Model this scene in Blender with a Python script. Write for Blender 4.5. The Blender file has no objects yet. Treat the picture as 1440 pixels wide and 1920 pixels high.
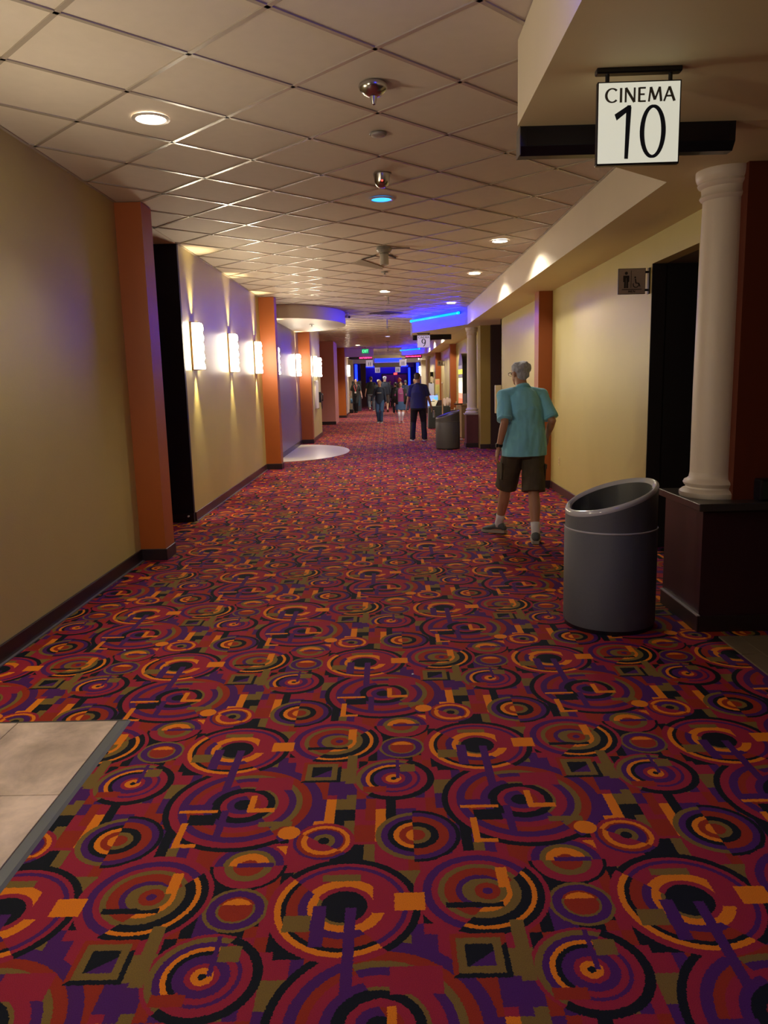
import bpy, bmesh, math, random
from mathutils import Vector, Matrix, Quaternion
random.seed(7)
PI = math.pi
scene = bpy.context.scene
COL = scene.collection

# ------------------------------------------------------------------ camera
cam_data = bpy.data.cameras.new('camera')
cam = bpy.data.objects.new('camera', cam_data)
COL.objects.link(cam)
cam_data.sensor_fit = 'HORIZONTAL'
cam_data.sensor_width = 36.0
cam_data.lens = 36.0 * 1445.0 / 1440.0
cam_data.clip_start = 0.05
cam_data.clip_end = 200
_M = ((0.99969033, 0.02352153, -0.00812277),
      (0.00409425, 0.16649969, 0.98603301),
      (-0.02454545, 0.98576092, -0.16635183))
cam.matrix_world = Matrix((
    (_M[0][0], _M[0][1], -_M[0][2], 0.0),
    (_M[1][0], _M[1][1], -_M[1][2], 0.0),
    (_M[2][0], _M[2][1], -_M[2][2], 1.54),
    (0, 0, 0, 1)))
scene.camera = cam

# ------------------------------------------------------------------ world, exposure
world = bpy.data.worlds.new('world')
scene.world = world
world.use_nodes = True
world.node_tree.nodes['Background'].inputs[0].default_value = (0.35, 0.30, 0.28, 1)
world.node_tree.nodes['Background'].inputs[1].default_value = 0.02
vs = scene.view_settings
scene.display_settings.display_device = 'sRGB'
vs.view_transform = 'Standard'
vs.look = 'None'
vs.gamma = 1.0
vs.use_curve_mapping = False
vs.exposure = 0.62
try:
    scene.cycles.max_bounces = 6
    scene.cycles.diffuse_bounces = 4
    scene.cycles.glossy_bounces = 3
    scene.cycles.transmission_bounces = 3
    scene.cycles.use_denoising = True
    scene.cycles.use_adaptive_sampling = True
    scene.cycles.adaptive_threshold = 0.04
    scene.cycles.sample_clamp_indirect = 4.0
    scene.cycles.caustics_reflective = False
    scene.cycles.caustics_refractive = False
except Exception:
    pass

# light levels, all in one place
WARMW = (1.0, 0.90, 0.74)
SCONCE_EMIT = 34.0
SCONCE_SPOT = 45.0
DOWN_EMIT = 14.0
TUBE_EMIT = 26.0

# ------------------------------------------------------------------ materials
MATS = {}
def mat(name, color=(0.5, 0.5, 0.5), rough=0.5, metal=0.0, spec=0.5, emit=None, estr=0.0,
        noise=0.0, nscale=20.0, bump=0.0, bscale=200.0, coat=0.0, trans=0.0, sheen=0.0):
    if name in MATS:
        return MATS[name]
    m = bpy.data.materials.new(name)
    m.use_nodes = True
    nt = m.node_tree
    b = nt.nodes['Principled BSDF']
    b.inputs['Base Color'].default_value = (*color, 1)
    b.inputs['Roughness'].default_value = rough
    b.inputs['Metallic'].default_value = metal
    b.inputs['Specular IOR Level'].default_value = spec
    if coat: b.inputs['Coat Weight'].default_value = coat
    if trans: b.inputs['Transmission Weight'].default_value = trans
    if sheen: b.inputs['Sheen Weight'].default_value = sheen
    if emit:
        b.inputs['Emission Color'].default_value = (*emit, 1)
        b.inputs['Emission Strength'].default_value = estr
    tc = None
    if noise or bump:
        tc = nt.nodes.new('ShaderNodeTexCoord')
    if noise:
        n = nt.nodes.new('ShaderNodeTexNoise')
        n.inputs['Scale'].default_value = nscale
        n.inputs['Detail'].default_value = 4
        nt.links.new(tc.outputs['Object'], n.inputs['Vector'])
        r = nt.nodes.new('ShaderNodeMix'); r.data_type = 'RGBA'
        nt.links.new(n.outputs['Fac'], r.inputs['Factor'])
        lo = tuple(max(0, c * (1 - noise)) for c in color)
        hi = tuple(min(1, c * (1 + noise)) for c in color)
        r.inputs[6].default_value = (*lo, 1)
        r.inputs[7].default_value = (*hi, 1)
        nt.links.new(r.outputs[2], b.inputs['Base Color'])
    if bump:
        n2 = nt.nodes.new('ShaderNodeTexNoise')
        n2.inputs['Scale'].default_value = bscale
        n2.inputs['Detail'].default_value = 3
        nt.links.new(tc.outputs['Object'], n2.inputs['Vector'])
        bp = nt.nodes.new('ShaderNodeBump')
        bp.inputs['Strength'].default_value = bump
        bp.inputs['Distance'].default_value = 0.01
        nt.links.new(n2.outputs['Fac'], bp.inputs['Height'])
        nt.links.new(bp.outputs['Normal'], b.inputs['Normal'])
    MATS[name] = m
    return m

OCHRE = mat('ochre_paint', (0.52, 0.45, 0.175), 0.42, spec=0.5, noise=0.05, nscale=3, bump=0.10, bscale=120)
TAUPE = mat('taupe_paint', (0.30, 0.25, 0.20), 0.36, noise=0.05, nscale=3, bump=0.08, bscale=120)
TERRA = mat('terracotta_paint', (0.40, 0.098, 0.012), 0.45, noise=0.06, nscale=4, bump=0.08, bscale=120)
DUSTY = mat('dusty_rose_paint', (0.52, 0.22, 0.19), 0.5, noise=0.05, nscale=4)
CREAM = mat('cream_paint', (0.68, 0.60, 0.47), 0.55, noise=0.04, nscale=3, bump=0.05, bscale=150)
UNDER = mat('tan_soffit_paint', (0.68, 0.59, 0.36), 0.6, noise=0.04, nscale=3, bump=0.05, bscale=150)
TILE = mat('acoustic_tile', (0.60, 0.53, 0.45), 0.75, noise=0.05, nscale=14, bump=0.15, bscale=350)
GRID = mat('grid_enamel', (0.38, 0.33, 0.28), 0.24, spec=0.6)
RUSTP = mat('rust_brown_paint', (0.27, 0.062, 0.010), 0.45, noise=0.06, nscale=4)
BASEB = mat('dark_vinyl_base', (0.022, 0.012, 0.016), 0.35, bump=0.05)
DARKP = mat('near_black_paint', (0.0045, 0.0025, 0.006), 0.6, noise=0.2, nscale=5)
MAROON = mat('dark_maroon_laminate', (0.030, 0.008, 0.016), 0.35, noise=0.15, nscale=30)
SLAB = mat('dark_granite_laminate', (0.035, 0.03, 0.035), 0.3, noise=0.5, nscale=120)
COLW = mat('column_cream', (0.62, 0.54, 0.48), 0.45, noise=0.04, nscale=8, bump=0.06, bscale=90)
BLACK = mat('black_enamel', (0.006, 0.006, 0.012), 0.3)
CHROME = mat('chrome', (0.52, 0.51, 0.50), 0.22, metal=1.0)
STEEL = mat('brushed_steel', (0.30, 0.30, 0.31), 0.35, metal=1.0, noise=0.1, nscale=60)
GREYM = mat('grey_fixture', (0.25, 0.24, 0.22), 0.4)
WHITEP = mat('white_plastic', (0.75, 0.72, 0.66), 0.4)
NAVYW = mat('navy_wall_paint', (0.025, 0.016, 0.22), 0.5, noise=0.1, nscale=4)
PURPW = mat('deep_purple_laminate', (0.045, 0.03, 0.12), 0.45)
STONE = None

# ------------------------------------------------------------------ mesh helpers
def link(name, me, m=None, parent=None, loc=None, smooth=False):
    o = bpy.data.objects.new(name, me)
    COL.objects.link(o)
    if m is not None:
        if isinstance(m, (list, tuple)):
            for k in m: me.materials.append(k)
        else:
            me.materials.append(m)
    if parent is not None: o.parent = parent
    if loc is not None: o.location = loc
    if smooth:
        for p in me.polygons: p.use_smooth = True
    return o

def obj(name, bm, m=None, parent=None, loc=None, smooth=False, auto=None):
    me = bpy.data.meshes.new(name)
    bmesh.ops.recalc_face_normals(bm, faces=bm.faces[:])
    bm.to_mesh(me); bm.free()
    o = link(name, me, m, parent, loc, smooth)
    if auto is not None:
        for p in me.polygons: p.use_smooth = True
        try: me.set_sharp_from_angle(angle=auto)
        except Exception: pass
    return o

def tag(o, label=None, cat=None, group=None, kind=None):
    if label: o['label'] = label
    if cat: o['category'] = cat
    if group: o['group'] = group
    if kind: o['kind'] = kind
    return o

def thing(name, label, cat, loc=(0, 0, 0), rotz=0.0, group=None):
    o = bpy.data.objects.new(name, None)
    o.empty_display_size = 0.1
    COL.objects.link(o)
    o.location = loc; o.rotation_euler = (0, 0, rotz)
    return tag(o, label, cat, group)

def copy_tree(o, parent=None):
    c = o.copy(); COL.objects.link(c)
    if parent is not None: c.parent = parent
    for ch in [x for x in bpy.data.objects if x.parent == o]:
        copy_tree(ch, c)
    return c

def box(bm, x0, x1, y0, y1, z0, z1, bevel=0.0, mat_index=0):
    vs_ = [bm.verts.new(p) for p in ((x0,y0,z0),(x1,y0,z0),(x1,y1,z0),(x0,y1,z0),(x0,y0,z1),(x1,y0,z1),(x1,y1,z1),(x0,y1,z1))]
    fs = [bm.faces.new([vs_[i] for i in q]) for q in ((0,3,2,1),(4,5,6,7),(0,1,5,4),(1,2,6,5),(2,3,7,6),(3,0,4,7))]
    for f in fs: f.material_index = mat_index
    if bevel > 0:
        es = {e for f in fs for e in f.edges}
        bmesh.ops.bevel(bm, geom=list(es), offset=bevel, segments=2, profile=0.5, affect='EDGES')
    return bm

def B(x0, x1, y0, y1, z0, z1, bevel=0.0):
    return box(bmesh.new(), x0, x1, y0, y1, z0, z1, bevel)

def prism(bm, pts, z0, z1):
    lo = [bm.verts.new((x, y, z0)) for x, y in pts]
    hi = [bm.verts.new((x, y, z1)) for x, y in pts]
    n = len(pts)
    bm.faces.new(lo[::-1]); bm.faces.new(hi)
    for i in range(n):
        j = (i + 1) % n
        bm.faces.new((lo[i], lo[j], hi[j], hi[i]))
    return bm

def lathe(bm, prof, cx=0, cy=0, cz=0, n=32, cap=True):
    rings = []
    for r, z in prof:
        rings.append([bm.verts.new((cx + r*math.cos(2*PI*i/n), cy + r*math.sin(2*PI*i/n), cz + z)) for i in range(n)])
    for a, b in zip(rings, rings[1:]):
        for i in range(n):
            j = (i + 1) % n
            bm.faces.new((a[i], a[j], b[j], b[i]))
    if cap:
        bm.faces.new(rings[0][::-1]); bm.faces.new(rings[-1])
    return bm

def tube(bm, pts, radii, side=None, n=12, cap=True):
    """swept elliptical tube; radii: r or (a,b); side: direction of the a-axis"""
    pts = [Vector(p) for p in pts]
    rings = []
    N = len(pts)
    for k, p in enumerate(pts):
        if k == 0: d = pts[1] - pts[0]
        elif k == N - 1: d = pts[-1] - pts[-2]
        else: d = (pts[k+1] - pts[k]).normalized() + (pts[k] - pts[k-1]).normalized()
        if d.length < 1e-9: d = Vector((0, 0, 1))
        d.normalize()
        s = Vector(side) if side is not None else (Vector((1, 0, 0)) if abs(d.x) < 0.9 else Vector((0, 1, 0)))
        s = (s - d * s.dot(d)).normalized()
        t = d.cross(s)
        r = radii[k] if isinstance(radii, (list, tuple)) else radii
        a, b = r if isinstance(r, (list, tuple)) else (r, r)
        rings.append([bm.verts.new(p + s*(a*math.cos(2*PI*i/n)) + t*(b*math.sin(2*PI*i/n))) for i in range(n)])
    for a, b in zip(rings, rings[1:]):
        for i in range(n):
            j = (i + 1) % n
            bm.faces.new((a[i], a[j], b[j], b[i]))
    if cap:
        bm.faces.new(rings[0][::-1]); bm.faces.new(rings[-1])
    return bm

def ball(bm, c, r, rot=None, seg=14):
    if not isinstance(r, (list, tuple)): r = (r, r, r)
    m = Matrix.Translation(Vector(c)) @ (rot.to_4x4() if rot is not None else Matrix.Identity(4)) @ Matrix.Diagonal((*r, 1))
    bmesh.ops.create_uvsphere(bm, u_segments=seg, v_segments=max(6, seg*2//3), radius=1.0, matrix=m)
    return bm

def limb(bm, a, b, ra, rb, n=12):
    """rounded capsule with taper"""
    a, b = Vector(a), Vector(b)
    tube(bm, [a, b], [ra, rb], n=n)
    ball(bm, a, ra, seg=n); ball(bm, b, rb, seg=n)

def remesh(name, bm, m, parent, voxel=0.008, smooth=2, mod=None):
    """overlapping closed shapes -> one continuous skin"""
    me = bpy.data.meshes.new(name)
    bmesh.ops.recalc_face_normals(bm, faces=bm.faces[:])
    bm.to_mesh(me); bm.free()
    tmp = bpy.data.objects.new(name, me)
    COL.objects.link(tmp)
    r = tmp.modifiers.new('r', 'REMESH'); r.mode = 'VOXEL'; r.voxel_size = voxel
    if smooth:
        s = tmp.modifiers.new('s', 'SMOOTH'); s.iterations = smooth; s.factor = 0.5
    dg = bpy.context.evaluated_depsgraph_get()
    me2 = bpy.data.meshes.new_from_object(tmp.evaluated_get(dg))
    bpy.data.objects.remove(tmp)
    bpy.data.meshes.remove(me)
    me2.name = name
    if mod:
        for v in me2.vertices: v.co = mod(v.co.copy())
    me2.materials.clear()
    o = link(name, me2, m, parent)
    for p in me2.polygons: p.use_smooth = True
    return o

def structure(name, bm, m, parent=None, auto=None, label=None):
    o = obj(name, bm, m, parent, auto=auto)
    if parent is None:
        o['kind'] = 'structure'
        if label: o['label'] = label
    return o

ZC = 3.08      # ceiling
ZS = 2.71      # soffit underside
XL = -2.26
XR = 2.29
XF = 1.75      # soffit face

# ------------------------------------------------------------------ lights helper (used inside fixtures' builders)
def spot(name, loc, to, power, angle, blend=0.5, color=WARMW, radius=0.05, parent=None):
    d = bpy.data.lights.new(name, 'SPOT')
    d.energy = power; d.spot_size = math.radians(angle); d.spot_blend = blend
    d.color = color; d.shadow_soft_size = radius
    o = bpy.data.objects.new(name, d); COL.objects.link(o)
    o.location = loc
    q = (Vector(to) - Vector(loc)).to_track_quat('-Z', 'Y')
    o.rotation_euler = q.to_euler()
    if parent is not None:
        o.parent = parent
        o.location = Vector(loc) - parent.location
    return o

# ------------------------------------------------------------------ carpet (node-based print on the floor)
ROSE = (0.34, 0.021, 0.045); RUST = (0.33, 0.032, 0.013); ORG = (0.82, 0.235, 0.012); OLV = (0.21, 0.135, 0.030)
BLK = (0.008, 0.011, 0.016); PUR = (0.080, 0.016, 0.125)
def carpet_material():
    m = bpy.data.materials.new('carpet'); m.use_nodes = True
    nt = m.node_tree; L = nt.links; N = nt.nodes
    bsdf = N['Principled BSDF']
    tc = N.new('ShaderNodeTexCoord')
    # slightly soft edges of the tufting
    nz = N.new('ShaderNodeTexNoise'); nz.inputs['Scale'].default_value = 160; nz.inputs['Detail'].default_value = 1
    L.new(tc.outputs['Object'], nz.inputs['Vector'])
    vm = N.new('ShaderNodeVectorMath'); vm.operation = 'MULTIPLY_ADD'
    vm.inputs[1].default_value = (0.010, 0.010, 0); 
    L.new(nz.outputs['Color'], vm.inputs[0]); L.new(tc.outputs['Object'], vm.inputs[2])
    sx = N.new('ShaderNodeSeparateXYZ'); L.new(vm.outputs[0], sx.inputs[0])
    X, Y = sx.outputs[0], sx.outputs[1]
    def M(op, a, b=None, c=None):
        n = N.new('ShaderNodeMath'); n.operation = op
        for i, v in enumerate((a, b, c)):
            if v is None: continue
            if isinstance(v, (int, float)): n.inputs[i].default_value = v
            else: L.new(v, n.inputs[i])
        return n.outputs[0]
    def mix(f, a, b):
        n = N.new('ShaderNodeMix'); n.data_type = 'RGBA'
        if isinstance(f, (int, float)): n.inputs['Factor'].default_value = f
        else: L.new(f, n.inputs['Factor'])
        for i, v in ((6, a), (7, b)):
            if isinstance(v, tuple): n.inputs[i].default_value = (*v, 1)
            else: L.new(v, n.inputs[i])
        return n.outputs[2]
    def ramp(fac, stops):
        n = N.new('ShaderNodeValToRGB'); cr = n.color_ramp; cr.interpolation = 'CONSTANT'
        # stops: [(outer radius, colour)...]
        pos = 0.0
        els = []
        for r, c in stops:
            els.append((pos, (*c, 1))); pos = r
        els.append((pos, (0, 0, 0, 0)))
        while len(cr.elements) > 1: cr.elements.remove(cr.elements[-1])
        cr.elements[0].position = els[0][0]; cr.elements[0].color = els[0][1]
        for p, c in els[1:]:
            e = cr.elements.new(min(p, 1.0)); e.color = c
        L.new(fac, n.inputs[0])
        return n.outputs[0], n.outputs[1]
    P, HY, SH = 1.03, 1.015, 0.515
    def local(cx, cy):
        a = M('MULTIPLY_ADD', Y, 1/HY, 0.5 - cy/HY)
        k = M('FLOOR', a)
        fr = M('SUBTRACT', a, k)
        y = M('MULTIPLY_ADD', fr, HY, -0.5*HY)
        xs = M('MULTIPLY_ADD', k, -SH, X)
        xs = M('SUBTRACT', xs, cx)
        x = M('WRAP', xs, P/2, -P/2)
        return x, y, k
    # background: irregular blocks of colour, repeating with the pattern
    x0, y0, k0 = local(0.0, 2.3)
    gx = M('FLOOR', M('MULTIPLY', x0, 14/P))
    row = M('FLOOR', M('MULTIPLY', y0, 10/HY))
    cb = N.new('ShaderNodeCombineXYZ'); L.new(gx, cb.inputs[0]); L.new(row, cb.inputs[1])
    wn = N.new('ShaderNodeTexWhiteNoise'); wn.noise_dimensions = '3D'; L.new(cb.outputs[0], wn.inputs['Vector'])
    bgc, _ = ramp(wn.outputs['Value'], [(0.36, ROSE), (0.46, PUR), (0.60, RUST), (0.71, BLK), (0.82, OLV), (0.92, ORG), (0.999, PUR)])
    gx2 = M('FLOOR', M('MULTIPLY', x0, 28/P)); row2 = M('FLOOR', M('MULTIPLY_ADD', y0, 7/HY, 0.4))
    cb2 = N.new('ShaderNodeCombineXYZ'); L.new(gx2, cb2.inputs[0]); L.new(row2, cb2.inputs[1]); cb2.inputs[2].default_value = 5.5
    wn2 = N.new('ShaderNodeTexWhiteNoise'); L.new(cb2.outputs[0], wn2.inputs['Vector'])
    bg2, a2 = ramp(wn2.outputs['Value'], [(0.16, ROSE), (0.22, OLV), (0.30, BLK), (0.38, PUR), (0.43, ORG), (0.50, RUST)])
    col = mix(a2, bgc, bg2)
    # circular motifs: centre, rings, second set of rings beyond a cutting line (angle, offset)
    def rings(col, cx, cy, r1, cut=None, r2=None, cheb=None, sq=1.0):
        x, y, k = local(cx, cy)
        if cheb:
            ax = M('ABSOLUTE', x); ay = M('MULTIPLY', M('ABSOLUTE', y), cheb)
            d = M('MAXIMUM', ax, ay)
        else:
            yy = M('MULTIPLY', y, sq) if sq != 1.0 else y
            d = M('SQRT', M('MULTIPLY_ADD', x, x, M('MULTIPLY', yy, yy)))
        c1, a1 = ramp(d, r1)
        if cut:
            ang, off = cut
            c2, aa2 = ramp(d, r2)
            s = M('GREATER_THAN', M('MULTIPLY_ADD', x, math.cos(ang), M('MULTIPLY', y, math.sin(ang))), off)
            c1 = mix(s, c1, c2)
            n = N.new('ShaderNodeMix'); n.data_type = 'FLOAT'
            L.new(s, n.inputs[0]); L.new(a1, n.inputs[2]); L.new(aa2, n.inputs[3]); a1 = n.outputs[0]
        return mix(a1, col, c1)
    def bar(col, cx, cy, hw, hh, c):
        x, y, k = local(cx, cy)
        d = M('MAXIMUM', M('MULTIPLY', M('ABSOLUTE', x), 1/hw), M('MULTIPLY', M('ABSOLUTE', y), 1/hh))
        return mix(M('LESS_THAN', d, 1.0), col, c)
    col = bar(col, -0.26, 1.94, 0.085, 0.075, BLK)
    col = bar(col, -0.34, 2.492, 0.15, 0.008, BLK)
    col = bar(col, -0.40, 2.46, 0.11, 0.024, ROSE)
    col = rings(col, -0.962, 2.437, [(0.030, RUST), (0.050, OLV), (0.078, BLK), (0.110, RUST), (0.135, PUR), (0.152, BLK)],
                (PI, 0.01), [(0.035, ORG), (0.055, RUST), (0.075, ORG), (0.095, BLK), (0.12, PUR), (0.14, OLV)])
    col = rings(col, -0.248, 2.412, [(0.016, BLK), (0.036, OLV), (0.064, PUR), (0.074, RUST), (0.086, ORG), (0.102, ROSE)],
                (-2.2, 0.012), [(0.016, BLK), (0.055, ROSE), (0.075, ORG), (0.09, RUST), (0.102, PUR)])
    col = rings(col, -0.481, 2.281, [(0.050, RUST), (0.066, OLV), (0.078, OLV), (0.112, ROSE), (0.122, BLK)],
                (PI/2, 0.0), [(0.03, RUST), (0.066, ORG), (0.085, OLV), (0.112, PUR), (0.122, ROSE)])
    col = bar(col, -0.46, 2.285, 0.06, 0.011, PUR)
    col = rings(col, -0.484, 2.070, [(0.050, RUST), (0.058, OLV), (0.084, PUR), (0.094, OLV)],
                (PI/2, 0.022), [(0.048, ORG), (0.056, RUST), (0.084, PUR), (0.094, OLV)])
    # the three large wheels
    col = rings(col, -0.566, 2.651, [(0.032, BLK), (0.062, PUR), (0.085, ROSE), (0.118, BLK), (0.148, PUR), (0.176, ROSE), (0.204, RUST), (0.238, PUR), (0.268, ROSE), (0.292, BLK)],
                (0.5, 0.03), [(0.060, RUST), (0.088, ROSE), (0.115, BLK), (0.128, OLV), (0.165, ROSE), (0.195, PUR), (0.215, OLV), (0.252, RUST), (0.292, PUR)])
    col = bar(col, -0.535, 2.660, 0.012, 0.055, ORG)
    col = bar(col, -0.495, 2.612, 0.050, 0.014, ORG)
    col = bar(col, -0.470, 2.800, 0.070, 0.048, ROSE)
    col = bar(col, -0.700, 2.555, 0.050, 0.034, BLK)
    col = bar(col, -0.625, 2.530, 0.014, 0.085, PUR)
    col = bar(col, -0.725, 2.610, 0.070, 0.009, ORG)
    col = bar(col, -0.740, 2.640, 0.060, 0.018, PUR)
    col = bar(col, -0.430, 2.520, 0.060, 0.016, OLV)
    col = rings(col, -0.676, 3.091, [(0.070, BLK), (0.086, ROSE), (0.122, ORG), (0.172, ROSE), (0.190, PUR), (0.205, ROSE), (0.228, BLK)],
                (-2.4, 0.03), [(0.070, BLK), (0.08, OLV), (0.108, ORG), (0.135, PUR), (0.168, RUST), (0.184, BLK), (0.206, ORG), (0.228, ROSE)])
    col = bar(col, -0.690, 3.225, 0.06, 0.016, OLV)
    col = bar(col, -0.748, 3.010, 0.020, 0.085, PUR)
    col = bar(col, -0.810, 3.020, 0.040, 0.034, OLV)
    col = bar(col, -0.560, 3.120, 0.030, 0.060, ROSE)
    col = rings(col, -0.774, 2.135, [(0.014, PUR), (0.036, RUST), (0.058, OLV), (0.078, PUR), (0.112, RUST), (0.132, OLV), (0.152, ROSE), (0.178, PUR), (0.206, ROSE)],
                (-0.7, 0.045), [(0.05, OLV), (0.09, ORG), (0.12, OLV), (0.152, BLK), (0.166, ORG), (0.190, BLK), (0.206, ROSE)])
    col = rings(col, -0.800, 2.115, [(0.085, BLK)], (PI/2, -0.03), [(0.0001, BLK)], cheb=1.6)
    col = rings(col, -0.755, 2.135, [(0.014, PUR), (0.036, RUST), (0.056, OLV)])
    # target wheel and square-in-square
    col = rings(col, -1.037, 2.824, [(0.010, BLK), (0.030, ORG), (0.044, ROSE), (0.072, PUR), (0.092, ROSE), (0.104, PUR), (0.132, ROSE), (0.160, BLK)],
                (2.6, 0.02), [(0.010, BLK), (0.030, ORG), (0.044, ROSE), (0.078, PUR), (0.090, BLK), (0.108, ORG), (0.126, PUR), (0.146, OLV), (0.160, ROSE)])
    col = rings(col, -0.809, 1.870, [(0.036, BLK), (0.062, OLV), (0.078, RUST)], (-0.9, 0.012), [(0.036, PUR), (0.062, OLV), (0.078, BLK)], cheb=0.95)
    col = bar(col, -0.980, 2.905, 0.030, 0.030, OLV)
    col = bar(col, -1.020, 2.900, 0.007, 0.075, PUR)
    col = bar(col, -1.110, 2.745, 0.045, 0.020, RUST)
    col = bar(col, -0.700, 2.200, 0.018, 0.050, ORG)
    col = bar(col, -0.994, 2.094, 0.046, 0.040, ORG)
    col = rings(col, -0.374, 2.464, [(0.036, ORG)])
    col = bar(col, -0.690, 1.890, 0.020, 0.115, OLV)
    col = bar(col, -0.140, 1.900, 0.016, 0.17, PUR)
    col = bar(col, -0.755, 2.462, 0.012, 0.075, ORG)
    col = bar(col, -0.720, 2.398, 0.035, 0.010, ORG)
    # wear and pile
    n3 = N.new('ShaderNodeTexNoise'); n3.inputs['Scale'].default_value = 420; n3.inputs['Detail'].default_value = 2
    L.new(tc.outputs['Object'], n3.inputs['Vector'])
    f = M('MULTIPLY_ADD', n3.outputs['Fac'], 0.85, 0.46)
    vmul = N.new('ShaderNodeVectorMath'); vmul.operation = 'SCALE'
    L.new(col, vmul.inputs[0]); L.new(f, vmul.inputs['Scale'])
    L.new(vmul.outputs[0], bsdf.inputs['Base Color'])
    bp = N.new('ShaderNodeBump'); bp.inputs['Strength'].default_value = 0.35; bp.inputs['Distance'].default_value = 0.004
    L.new(n3.outputs['Fac'], bp.inputs['Height']); L.new(bp.outputs['Normal'], bsdf.inputs['Normal'])
    bsdf.inputs['Roughness'].default_value = 0.85
    bsdf.inputs['Specular IOR Level'].default_value = 0.12
    return m
CARPET = carpet_material()

def stone_material(name, c1, c2, rough=0.35):
    m = bpy.data.materials.new(name); m.use_nodes = True
    nt = m.node_tree; N = nt.nodes; L = nt.links; b = N['Principled BSDF']
    tc = N.new('ShaderNodeTexCoord')
    n = N.new('ShaderNodeTexNoise'); n.inputs['Scale'].default_value = 3.2; n.inputs['Detail'].default_value = 7; n.inputs['Roughness'].default_value = 0.62; n.inputs['Distortion'].default_value = 0.5
    L.new(tc.outputs['Object'], n.inputs['Vector'])
    r = N.new('ShaderNodeValToRGB'); r.color_ramp.elements[0].position = 0.32; r.color_ramp.elements[0].color = (*c1, 1)
    r.color_ramp.elements[1].position = 0.68; r.color_ramp.elements[1].color = (*c2, 1)
    L.new(n.outputs['Fac'], r.inputs[0]); L.new(r.outputs[0], b.inputs['Base Color'])
    b.inputs['Roughness'].default_value = rough
    return m
STONE = stone_material('travertine', (0.42, 0.33, 0.24), (0.92, 0.74, 0.56))
STONED = stone_material('grey_brown_slate', (0.12, 0.09, 0.06), (0.20, 0.15, 0.10))  # dark grey-brown stone for the patch on the right
TERRAZZO = mat('white_terrazzo', (0.66, 0.62, 0.52), 0.3, noise=0.06, nscale=60)

# ================================================================== FLOOR
bm = bmesh.new()
box(bm, -4.6, 4.6, -3.2, 63, -0.12, 0.0)
floor = structure('floor', bm, CARPET)
# stone entry patch, left foreground: tiles with recessed joints
def stone_patch(x0, x1, y0, y1, colw, rowh, material, name, jitter=0.0):
    k = 0
    x = x1
    while x > x0 + 0.01:
        xa = max(x0, x - colw)
        off = 0 if k % 2 == 0 else rowh * 0.5
        y = y1 + off
        while y > y0 + 0.01:
            ya = max(y0, y - rowh); yb = min(y1, y)
            if yb - ya > 0.02:
                b_ = B(xa + 0.002, x - 0.002, ya + 0.002, yb - 0.002, 0.0005, 0.010 + random.uniform(0, 0.0006), 0.0012)
                obj('floor_tile', b_, material, floor)
            y -= rowh
        x -= colw; k += 1
stone_patch(-2.255, -1.295, 0.6, 3.385, 0.47, 0.655, STONE, 'floor_tile')
obj('grout', B(-2.255, -1.295, 0.6, 3.385, 0.0002, 0.0075), mat('grout', (0.16, 0.12, 0.09), 0.8), floor)
bm = bmesh.new()
prism(bm, [(-1.295, 0.6), (-1.240, 0.6), (-1.240, 3.40), (-1.295, 3.40)], 0.0005, 0.008)
for v in bm.verts:
    if v.co.z > 0.005: v.co.x = -1.293 if v.co.x < -1.27 else -1.252
obj('edge_strip', bm, mat('grey_rubber', (0.11, 0.125, 0.125), 0.5), floor)
obj('edge_strip', B(-2.255, -1.250, 3.385, 3.400, 0.0005, 0.009, 0.002), mat('dark_rubber', (0.05, 0.05, 0.04), 0.5), floor)
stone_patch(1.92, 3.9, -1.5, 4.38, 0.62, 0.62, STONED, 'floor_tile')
# white terrazzo half ellipse by the left wall
EC = (XL, 17.6, 1.36, 2.15)
pts = [(EC[0] + EC[2]*math.cos(t), EC[1] + EC[3]*math.sin(t)) for t in [(-PI/2 + PI*i/40) for i in range(41)]]
bm = bmesh.new(); prism(bm, pts, 0.0005, 0.006)
obj('terrazzo_inlay', bm, TERRAZZO, floor)

# ================================================================== WALLS, LEFT
def wall(name, x0, x1, y0, y1, z0, z1, m):
    return structure(name, B(x0, x1, y0, y1, z0, z1), m)
def base_box(name, x0, x1, y0, y1, h=0.105, m=BASEB):
    return structure(name, B(x0, x1, y0, y1, 0.0, h, 0.004), m)
wall('wall_left', XL - 0.12, XL, -3.0, 6.80, 0, ZC, OCHRE)
base_box('baseboard_left', XL, XL + 0.014, -3.0, 6.795)
obj('carpet_edge', B(XL + 0.014, XL + 0.034, 3.42, 6.78, 0.0, 0.006), mat('edge_beading', (0.12, 0.11, 0.13), 0.4), floor)
wall('wall_left.001', XL - 0.12, XL, 8.80, 14.14, 0, ZC, OCHRE)
base_box('baseboard_left.001', XL, XL + 0.014, 8.80, 14.13, m=mat('brown_vinyl_base', (0.07, 0.03, 0.032), 0.35))
obj('carpet_edge', B(XL + 0.014, XL + 0.03, 8.80, 14.1, 0.0, 0.006), MATS['edge_beading'], floor)
wall('wall_left.002', XL - 0.12, XL, 14.42, 20.16, 0, ZC, TAUPE)
base_box('baseboard_left.002', XL, XL + 0.014, 14.42, 20.15)
wall('wall_left.003', XL - 0.12, -1.99, 20.46, 23.35, 0, ZC, OCHRE)
base_box('baseboard_left.003', -1.99, -1.976, 20.46, 23.35, m=MATS['brown_vinyl_base'])
# recess between first pilaster and second wall
wall('wall_left.004', -4.5, XL, 8.745, 8.80, 0, ZC, DARKP)
wall('wall_left.005', -4.6, -4.5, 6.6, 8.80, 0, ZC, DARKP)
wall('wall_left.006', -4.5, XL - 0.12, 6.6, 6.8, 0, ZC, DARKP)
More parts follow.
